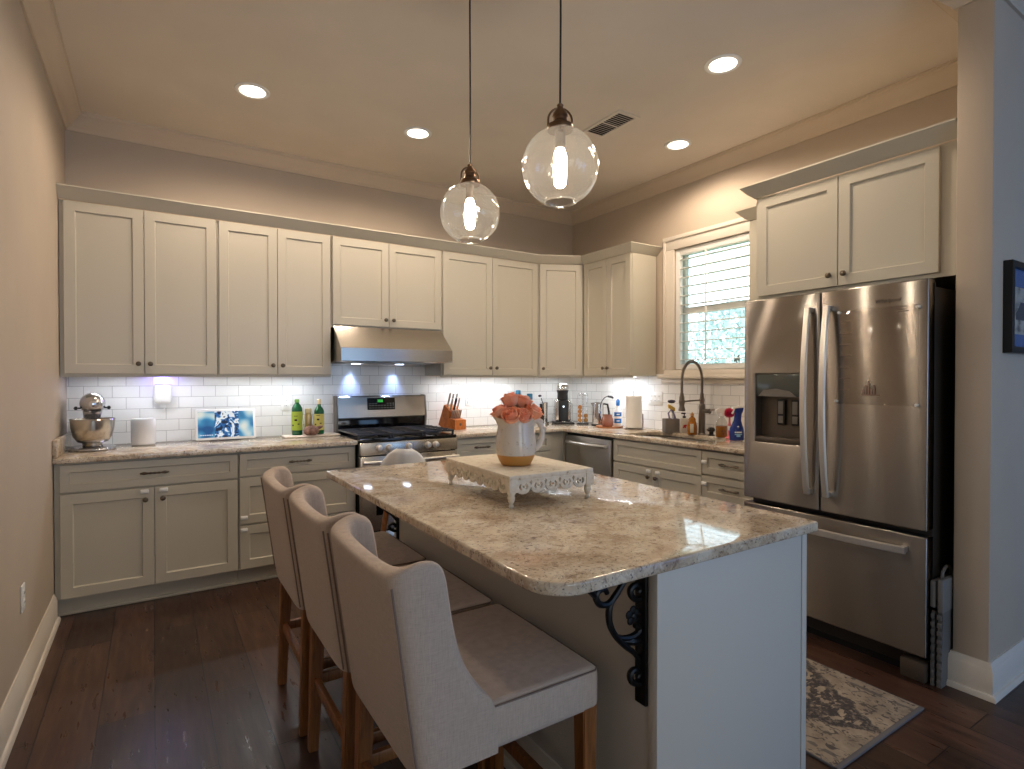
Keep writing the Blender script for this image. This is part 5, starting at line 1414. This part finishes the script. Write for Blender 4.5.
for z0_, z1_ in ((0.030, 0.072), (0.092, 0.130)):
    bm = NB(); lathe(bm, [(0.0332, z0_), (0.0338, z0_), (0.0338, z1_), (0.0332, z1_)], n=24, sy=0.755); lb_ = obj('label', bm, M['blue'], b_)
    bm = NB(); box(bm, -0.016, 0.012, -0.0263, -0.0258, (z0_ + z1_) / 2 - .004, (z0_ + z1_) / 2 + .004); obj('print', bm, M['white'], lb_)
bm = NB(); lathe(bm, [(0.014, 0.188), (0.018, 0.196), (0.018, 0.232), (0.010, 0.245), (0.006, 0.25)], n=18); obj('nozzle', bm, M['blue'], t)
bm = NB(); cyl(bm, (0, 0, 0.248), (0, 0, 0.285), 0.004, 0.003); box(bm, -0.016, 0.006, -0.006, 0.006, 0.283, 0.292, .003); obj('trigger', bm, M['white'], t)
# paper towel holder
t = thing('paper_towel_holder', 'dark metal holder with a thick white paper towel roll', 'towel holder', (3.56, 3.555, ZT), R(-33))
bm = NB(); lathe(bm, [(0, 0), (0.082, 0), (0.084, 0.006), (0.078, 0.012), (0.0, 0.014)], n=36); cyl(bm, (0, 0, 0.012), (0, 0, 0.335), 0.005); lathe(bm, [(0, -.006), (.007, -.003), (.007, .003), (0, .008)], (0, 0, 0.338), 12)
tube(bm, [(0.079, 0, 0.008), (0.082, 0, 0.06), (0.080, 0, 0.135)], 0.0055, 8); obj('stand', bm, M['gun'], t)
t = thing('paper_towel_roll', 'white paper towel roll standing on the dark metal holder', 'paper towel', (3.56, 3.555, ZT + 0.0148))
m = mat('towel_paper', srgb(250, 248, 244), 0.95); n = NT(m); n.bump(n.noise(n.coord(), 160, 2), 0.5, 0.003)
bm = NB(); lathe(bm, [(0.02, 0), (0.066, 0), (0.070, 0.004), (0.070, 0.276), (0.066, 0.280), (0.02, 0.280), (0.02, 0)], n=40); obj('roll', bm, m, t, 40)
bm = NB(); lathe(bm, [(0.018, 0), (0.0205, 0), (0.0205, 0.281), (0.018, 0.281), (0.018, 0)], n=24); obj('core', bm, mat('cardboard', srgb(170, 140, 104), 0.9), t)
# sink caddy with three brushes
t = thing('sink_caddy', 'square grey utensil caddy behind the sink holding brushes', 'caddy', (3.63, 3.19, ZT), R(-30))
o_ = rrect(-0.066, 0.066, -0.05, 0.05, 0.014); i_ = rrect(-0.062, 0.062, -0.046, 0.046, 0.011)
bm = NB(); L = []
for ring, z in ((o_, 0), (o_, 0.112), (i_, 0.112), (i_, 0.006)): L.append([bm.verts.new((u, v, z)) for u, v in ring])
for A_, B_ in zip(L, L[1:]):
    for j in range(len(A_)): bm.faces.new((A_[j], A_[(j + 1) % len(A_)], B_[(j + 1) % len(A_)], B_[j]))
bm.faces.new(L[0]); bm.faces.new(L[-1]); obj('box', bm, mat('caddy_grey', srgb(122, 114, 108), 0.5), t)
def caddy_tool(name, label, bm, mm, cat):
    o = obj(name, bm, mm, None, 60); o.location = (3.63, 3.19, ZT + 0.008); o.rotation_euler = (0, 0, R(-30)); return tag(o, label, cat, 'tools in the sink caddy')
bm = NB(); tube(bm, [(0.02, 0.01, 0.0), (0.01, 0.01, 0.12), (0.0, 0.0, 0.24)], 0.005, 8, 0); lathe(bm, [(0, 0.232), (0.022, 0.236), (0.034, 0.248), (0.026, 0.258), (0, 0.262)], n=16, mi=1)
caddy_tool('dish_brush', 'dark bristled round dish brush standing highest in the grey caddy', bm, [M['white'], mat('bristle_navy', srgb(40, 40, 62), 0.9)], 'brush')
bm = NB(); tube(bm, [(0.04, 0.0, 0.0), (0.03, 0.0, 0.12), (0.0, 0.0, 0.20)], 0.006, 8, 0); box(bm, -0.03, 0.03, -0.012, 0.012, 0.178, 0.212, .008, 1)
for v in bm.verts:
    if v.co.z > 0.17: v.co.z += -v.co.x * 0.55
caddy_tool('scrub_brush', 'yellow topped scrub brush tilted in the grey caddy', bm, [M['black'], mat('sponge_yellow', srgb(214, 176, 84), 0.8)], 'brush')
bm = NB(); tube(bm, [(-0.028, -0.02, 0.0), (-0.022, -0.02, 0.10), (-0.034, -0.02, 0.15), (-0.012, -0.02, 0.178), (0.01, -0.02, 0.15), (0.022, -0.02, 0.10), (0.03, -0.02, 0.02)], 0.007, 10)
caddy_tool('bottle_brush', 'looped lilac and black brush handle hooked in the grey caddy', bm, mat('lilac_plastic', srgb(128, 120, 150), 0.4), 'brush')
# soaps
t = thing('soap_dispenser', 'frosted soap dispenser with red floral label and black pump', 'soap bottle', (3.645, 3.07, ZT), R(-33))
bm = NB(); box(bm, -0.034, 0.034, -0.025, 0.025, 0, 0.125, 0.010, seg=3); b_ = obj('body', bm, mat('frosted_plastic', srgb(206, 198, 186), 0.3), t)
bm = NB()
for cx_, cz_, r_ in ((-0.006, 0.062, .009), (0.006, 0.066, .008), (0.0, 0.052, .008), (-0.014, 0.050, .006)): prism(bm, circle(cx_, cz_, r_, 10), 0.0252, 0.0258, lambda u, v, w: (u, -w, v))
obj('label', bm, mat('label_red', srgb(176, 40, 44), 0.5), b_)
bm = NB(); cyl(bm, (0, 0, 0.124), (0, 0, 0.140), 0.013); cyl(bm, (0, 0, 0.14), (0, 0, 0.160), 0.004); box(bm, -0.026, 0.010, -0.008, 0.008, 0.158, 0.168, .003); obj('pump', bm, M['black'], t)
t = thing('dish_soap_bottle', 'amber dish soap bottle with a cream label beside the faucet', 'soap bottle', (3.602, 2.956, ZT), R(-33))
bm = NB(); lathe(bm, [(0, 0), (0.034, 0), (0.037, 0.006), (0.037, 0.07), (0.032, 0.095), (0.027, 0.11), (0.029, 0.122), (0.022, 0.135), (0.012, 0.142), (0.012, 0.15)], n=26, sy=0.7); b_ = obj('body', bm, M['amber'], t, 60)
bm = NB(); box(bm, -0.024, 0.004, -0.0275, -0.024, 0.018, 0.088, .001); obj('label', bm, M['offwhite'], b_)
bm = NB(); lathe(bm, [(0.014, 0.148), (0.014, 0.166), (0.006, 0.170), (0.005, 0.178), (0, 0.179)], n=16); obj('cap', bm, mat('cap_amber', srgb(206, 150, 84), 0.4), t)
# faucet
t = thing('faucet', 'tall gunmetal spring faucet arching over the sink', 'faucet', (3.665, 2.912, ZT), R(180))
bm = NB(); lathe(bm, [(0.032, 0), (0.032, 0.008), (0.026, 0.014), (0.0245, 0.20), (0.0265, 0.205), (0.0265, 0.235), (0.022, 0.245)], n=26); obj('column', bm, M['gun'], t)
bm = NB(); lathe(bm, [(0.017, 0.24), (0.019, 0.26), (0.017, 0.30), (0.014, 0.33)], n=20); obj('collar', bm, M['gun'], t)
arc = [(0, 0, 0.31), (0.001, 0, 0.40)] + [(0.118 - 0.117 * math.cos(a), 0, 0.445 + 0.135 * math.sin(a)) for a in [PI * k / 20 for k in range(21)]] + [(0.237, 0, 0.38), (0.236, 0, 0.32)]
bm = NB(); tube(bm, arc, 0.0085, 12); obj('hose', bm, M['gun'], t)
bm = NB(); 
cum = [0]
for p_, q_ in zip(arc, arc[1:]): cum.append(cum[-1] + (Vector(q_) - Vector(p_)).length)
tot = cum[-1]; hel = []; turns = 46
for k in range(turns * 8 + 1):
    s = tot * k / (turns * 8); i = max(j for j in range(len(cum)) if cum[j] <= s + 1e-9); i = min(i, len(arc) - 2)
    f_ = (s - cum[i]) / (cum[i + 1] - cum[i]); p_ = Vector(arc[i]).lerp(Vector(arc[i + 1]), f_); d_ = (Vector(arc[i + 1]) - Vector(arc[i])).normalized()
    nn = Vector((-d_.z, 0, d_.x)); a = 2 * PI * k / 8
    hel.append(p_ + (nn * math.cos(a) + Vector((0, 1, 0)) * math.sin(a)) * 0.0115)
tube(bm, hel, 0.0024, 5); obj('spring', bm, M['gun'], t)
bm = NB(); lathe(bm, [(0.020, 0.195), (0.026, 0.198), (0.025, 0.21), (0.018, 0.235), (0.020, 0.245), (0.020, 0.30), (0.015, 0.318), (0.012, 0.335)], (0.236, 0, 0), 22); obj('spray_head', bm, M['gun'], t)
bm = NB(); tube(bm, [(0.0, 0, 0.275), (0.12, 0, 0.273), (0.222, 0, 0.268)], 0.0065, 10); lathe(bm, [(.021, .255), (.023, .258), (.023, .278), (.021, .281)], (0.236, 0, 0), 20); lathe(bm, [(.018, .262), (.021, .265), (.021, .285), (.018, .288)], (0, 0, 0), 20); obj('support_arm', bm, M['gun'], t)
bm = NB(); tube(bm, [(0, 0.0, 0.19), (0.0, 0.055, 0.19)], 0.018, 16); tube(bm, [(0, 0.05, 0.19), (0.0, 0.075, 0.19)], [0.015, 0.021], 16); tube(bm, [(0, 0.068, 0.195), (-0.004, 0.088, 0.20), (-0.012, 0.11, 0.205)], [.008, .007, .006], 8); obj('lever', bm, M['gun'], t)
t = thing('soap_pump', 'black soap pump cap sunk in the granite just beside the faucet base', 'soap pump', (3.675, 2.83, ZT))
bm = NB(); lathe(bm, [(0.026, 0), (0.026, 0.006), (0.016, 0.010), (0.016, 0.03), (0.026, 0.034), (0.028, 0.05), (0.02, 0.062), (0, 0.066)], n=22); obj('cap', bm, M['black'], t, 60)
bm = NB(); tube(bm, [(0, 0, 0.05), (-0.04, 0, 0.052), (-0.052, 0, 0.045)], 0.006, 8); obj('spout', bm, M['gun'], t)
# clear spray bottle half full of amber
t = thing('spray_bottle', 'clear spray bottle half full of amber cleaner, left of the pink brush', 'spray bottle', (3.62, 2.695, ZT), R(-33))
bm = NB(); lathe(bm, [(0, 0), (0.041, 0), (0.045, 0.006), (0.045, 0.095), (0.036, 0.125), (0.018, 0.150), (0.014, 0.165)], n=28, sy=0.7); b_ = obj('bottle', bm, M['clear'], t, 60)
bm = NB(); lathe(bm, [(0, 0.003), (0.039, 0.003), (0.0425, 0.008), (0.0425, 0.088), (0, 0.088)], n=28, sy=0.68); lq = obj('liquid', bm, M['amber'], b_, 60)
bm = NB()
for cx_, cz_, r_ in ((-0.008, 0.05, .008), (0.012, 0.046, .006), (0.002, 0.030, .007)): prism(bm, circle(cx_, cz_, r_, 9), 0.0316, 0.0320, lambda u, v, w: (u, -w, v))
obj('print', bm, mat('print_brown', srgb(110, 66, 26), 0.6), b_)
bm = NB(); cyl(bm, (0, 0, 0.163), (0, 0, 0.185), 0.016, 0.014); prism(bm, [(-0.046, 0.196), (-0.046, 0.210), (-0.02, 0.222), (0.028, 0.220), (0.034, 0.208), (0.016, 0.186), (-0.012, 0.186)], -0.011, 0.011, lambda u, v, w: (u, w, v)); hd_ = obj('spray_head', bm, M['white'], t)
bm = NB(); tube(bm, [(-0.026, 0, 0.198), (-0.034, 0, 0.180), (-0.030, 0, 0.158)], [.006, .005, .004], 8); obj('trigger', bm, M['white'], hd_)
# pink brush on its stand
t = thing('scrubbing_brush', 'pink bristled cleaning brush standing upright by the blue bottle', 'brush', (3.60, 2.612, ZT))
mp = mat('pink_plastic', srgb(232, 120, 130), 0.4); mr = mat('pink_bristle', srgb(206, 40, 84), 0.9)
bm = NB(); lathe(bm, [(0, 0), (0.030, 0), (0.032, 0.005), (0.026, 0.012), (0.012, 0.016), (0.010, 0.09), (0.012, 0.10), (0.008, 0.115), (0.006, 0.16)], n=20); obj('handle', bm, mp, t)
bm = NB(); lathe(bm, [(0.011, 0.062), (0.013, 0.07), (0.013, 0.09), (0.011, 0.095)], n=16); obj('grip', bm, M['white'], t)
bm = NB(); lathe(bm, [(0, 0.158), (0.014, 0.162), (0.02, 0.18), (0.02, 0.20), (0.012, 0.216), (0, 0.222)], n=16)
for k in range(260):
    th_ = math.acos(1 - 2 * (k + .5) / 260); ph = k * 2.399963; d_ = Vector((math.sin(th_) * math.cos(ph), math.sin(th_) * math.sin(ph), math.cos(th_)))
    c_ = Vector((0, 0, 0.192)); rr = random.uniform(.034, .041); tube(bm, [c_ + d_ * 0.014, c_ + d_ * rr], [0.0022, 0.0016], 4)
obj('bristles', bm, mr, t)
# blue spray bottle
t = thing('spray_bottle', 'dark blue spray bottle with white house emblem, next to the refrigerator', 'spray bottle', (3.545, 2.512, ZT), R(-33))
mb = mat('deep_blue_plastic', srgb(24, 50, 132), 0.25)
bm = NB(); lathe(bm, [(0, 0), (0.046, 0), (0.051, 0.006), (0.052, 0.05), (0.049, 0.085), (0.036, 0.120), (0.027, 0.145), (0.025, 0.185), (0.027, 0.205)], n=30, sy=0.62)
for v in bm.verts:
    if v.co.z > 0.11: v.co.x += (v.co.z - 0.11) * 0.12
b_ = obj('bottle', bm, mb, t, 60)
bm = NB(); prism(bm, [(-0.022, 0.205), (-0.014, 0.235), (0.045, 0.240), (0.043, 0.222), (0.036, 0.200), (0.0, 0.196)], -0.013, 0.013, lambda u, v, w: (u, w, v)); hd_ = obj('spray_head', bm, mb, t)
bm = NB(); prism(bm, [(-0.034, 0.226), (-0.030, 0.240), (0.018, 0.250), (0.042, 0.246), (0.044, 0.238), (-0.012, 0.232)], -0.0138, 0.0138, lambda u, v, w: (u, w, v)); tube(bm, [(-0.016, 0, 0.228), (-0.026, 0, 0.205), (-0.034, 0, 0.192)], [.008, .007, .008], 8); obj('trigger', bm, M['white'], hd_)
mw = mat('print_white', srgb(216, 226, 240), 0.5); mlb = mat('print_light_blue', srgb(126, 186, 226), 0.5)
def onb(u, v, w):
    rr = 0.052 if v < 0.06 else 0.052 - 0.013 * (v - 0.06) / 0.055
    return (u, -0.62 * math.sqrt(max(1e-6, rr * rr - u * u)) - w, v)
bm = NB()
for s in (-1, 1): prism(bm, [(0, 0.108), (0, 0.100), (s * 0.021, 0.076), (s * 0.021, 0.085)], 0.0006, 0.0012, onb)
prism(bm, [(-0.014, 0.076), (0.014, 0.076), (0.014, 0.080), (-0.014, 0.080)], 0.0006, 0.0012, onb); prism(bm, [(-0.006, 0.083), (0.006, 0.083), (0.0, 0.094)], 0.0006, 0.0012, onb)
obj('emblem', bm, mw, b_)
bm = NB()
for k in range(4): prism(bm, [(-0.026 + k * .013, 0.056), (-0.014 + k * .013, 0.056), (-0.014 + k * .013, 0.065), (-0.026 + k * .013, 0.065)], 0.0006, 0.0012, onb)
obj('label_band', bm, mw, b_)
bm = NB()
for k in range(4): prism(bm, [(-0.026 + k * .013, 0.042 + 0.0), (-0.013 + k * .013, 0.042), (-0.013 + k * .013, 0.049), (-0.026 + k * .013, 0.049)], 0.0006, 0.0012, onb)
for k in range(2): prism(bm, [(-0.014 + k * .014, 0.028), (k * .014, 0.028), (k * .014, 0.041), (-0.014 + k * .014, 0.041)], 0.0006, 0.0012, onb)
obj('label_swoosh', bm, mlb, b_)

# ---------------------------------------------------------------- rug and picture
RXa, RXb, RYa, RYb = 1.985, 2.655, 1.00, 2.05
t = thing('rug', 'worn beige and grey medallion rug on the floor in front of the refrigerator', 'rug', ((RXa + RXb) / 2, (RYa + RYb) / 2, 0))
hx, hy = (RXb - RXa) / 2, (RYb - RYa) / 2
bm = NB(); box(bm, -hx + .004, hx - .004, -hy + .017, hy - .017, 0.0005, 0.011, .003); obj('pile', bm, M['rug'], t)
bm = NB()
for a_ in ((-hx, hx, -hy, -hy + .018), (-hx, hx, hy - .018, hy), (-hx, -hx + .006, -hy, hy), (hx - .006, hx, -hy, hy)): box(bm, *a_, 0.0003, 0.0105, .003)
obj('binding', bm, M['rug_edge'], t)
t = thing('picture_frame', 'black framed picture with a blue mat on the wall to the right of the refrigerator', 'picture', (3.36, 0.89, 1.672))
wv, hv = 0.255, 0.200
bm = plate(rrect(-wv, wv, -hv, hv, 0), [rrect(-wv + .028, wv - .028, -hv + .028, hv - .028, 0)], 0.034, 0.002, lambda u, v, w: (u, -w, v)); obj('frame', bm, M['black'], t)
bm = plate(rrect(-wv + .02, wv - .02, -hv + .02, hv - .02, 0), [rrect(-0.17, 0.17, -0.115, 0.095, 0)], 0.004, 0, lambda u, v, w: (u, -0.012 - w, v)); obj('mat_board', bm, mat('mat_blue', srgb(92, 120, 176), 0.8), t)
m = mat('print_paper', srgb(190, 188, 182), 0.8); n = NT(m); n.col(n.ramp(n.noise(n.coord((1, 1, 2)), 12, 4), [(0.35, srgb(110, 108, 106)), (0.5, srgb(188, 186, 180)), (0.7, srgb(206, 204, 198))]))
bm = NB(); box(bm, -0.175, 0.175, -0.013, -0.008, -0.12, 0.10); pr_ = obj('print', bm, m, t)
bm = NB(); prism(bm, [(-0.14, -0.05), (0.10, -0.05), (0.10, -0.02), (0.05, -0.01), (0.02, 0.03), (-0.08, 0.03), (-0.12, -0.01), (-0.14, -0.02)], 0.013, 0.0136, lambda u, v, w: (u, -w, v)); obj('drawing', bm, mat('ink_grey', srgb(84, 86, 96), 0.7), pr_)
bm = NB(); box(bm, -wv + .026, wv - .026, -0.020, -0.018, -hv + .026, hv - .026); obj('glass', bm, M['acrylic'], t)
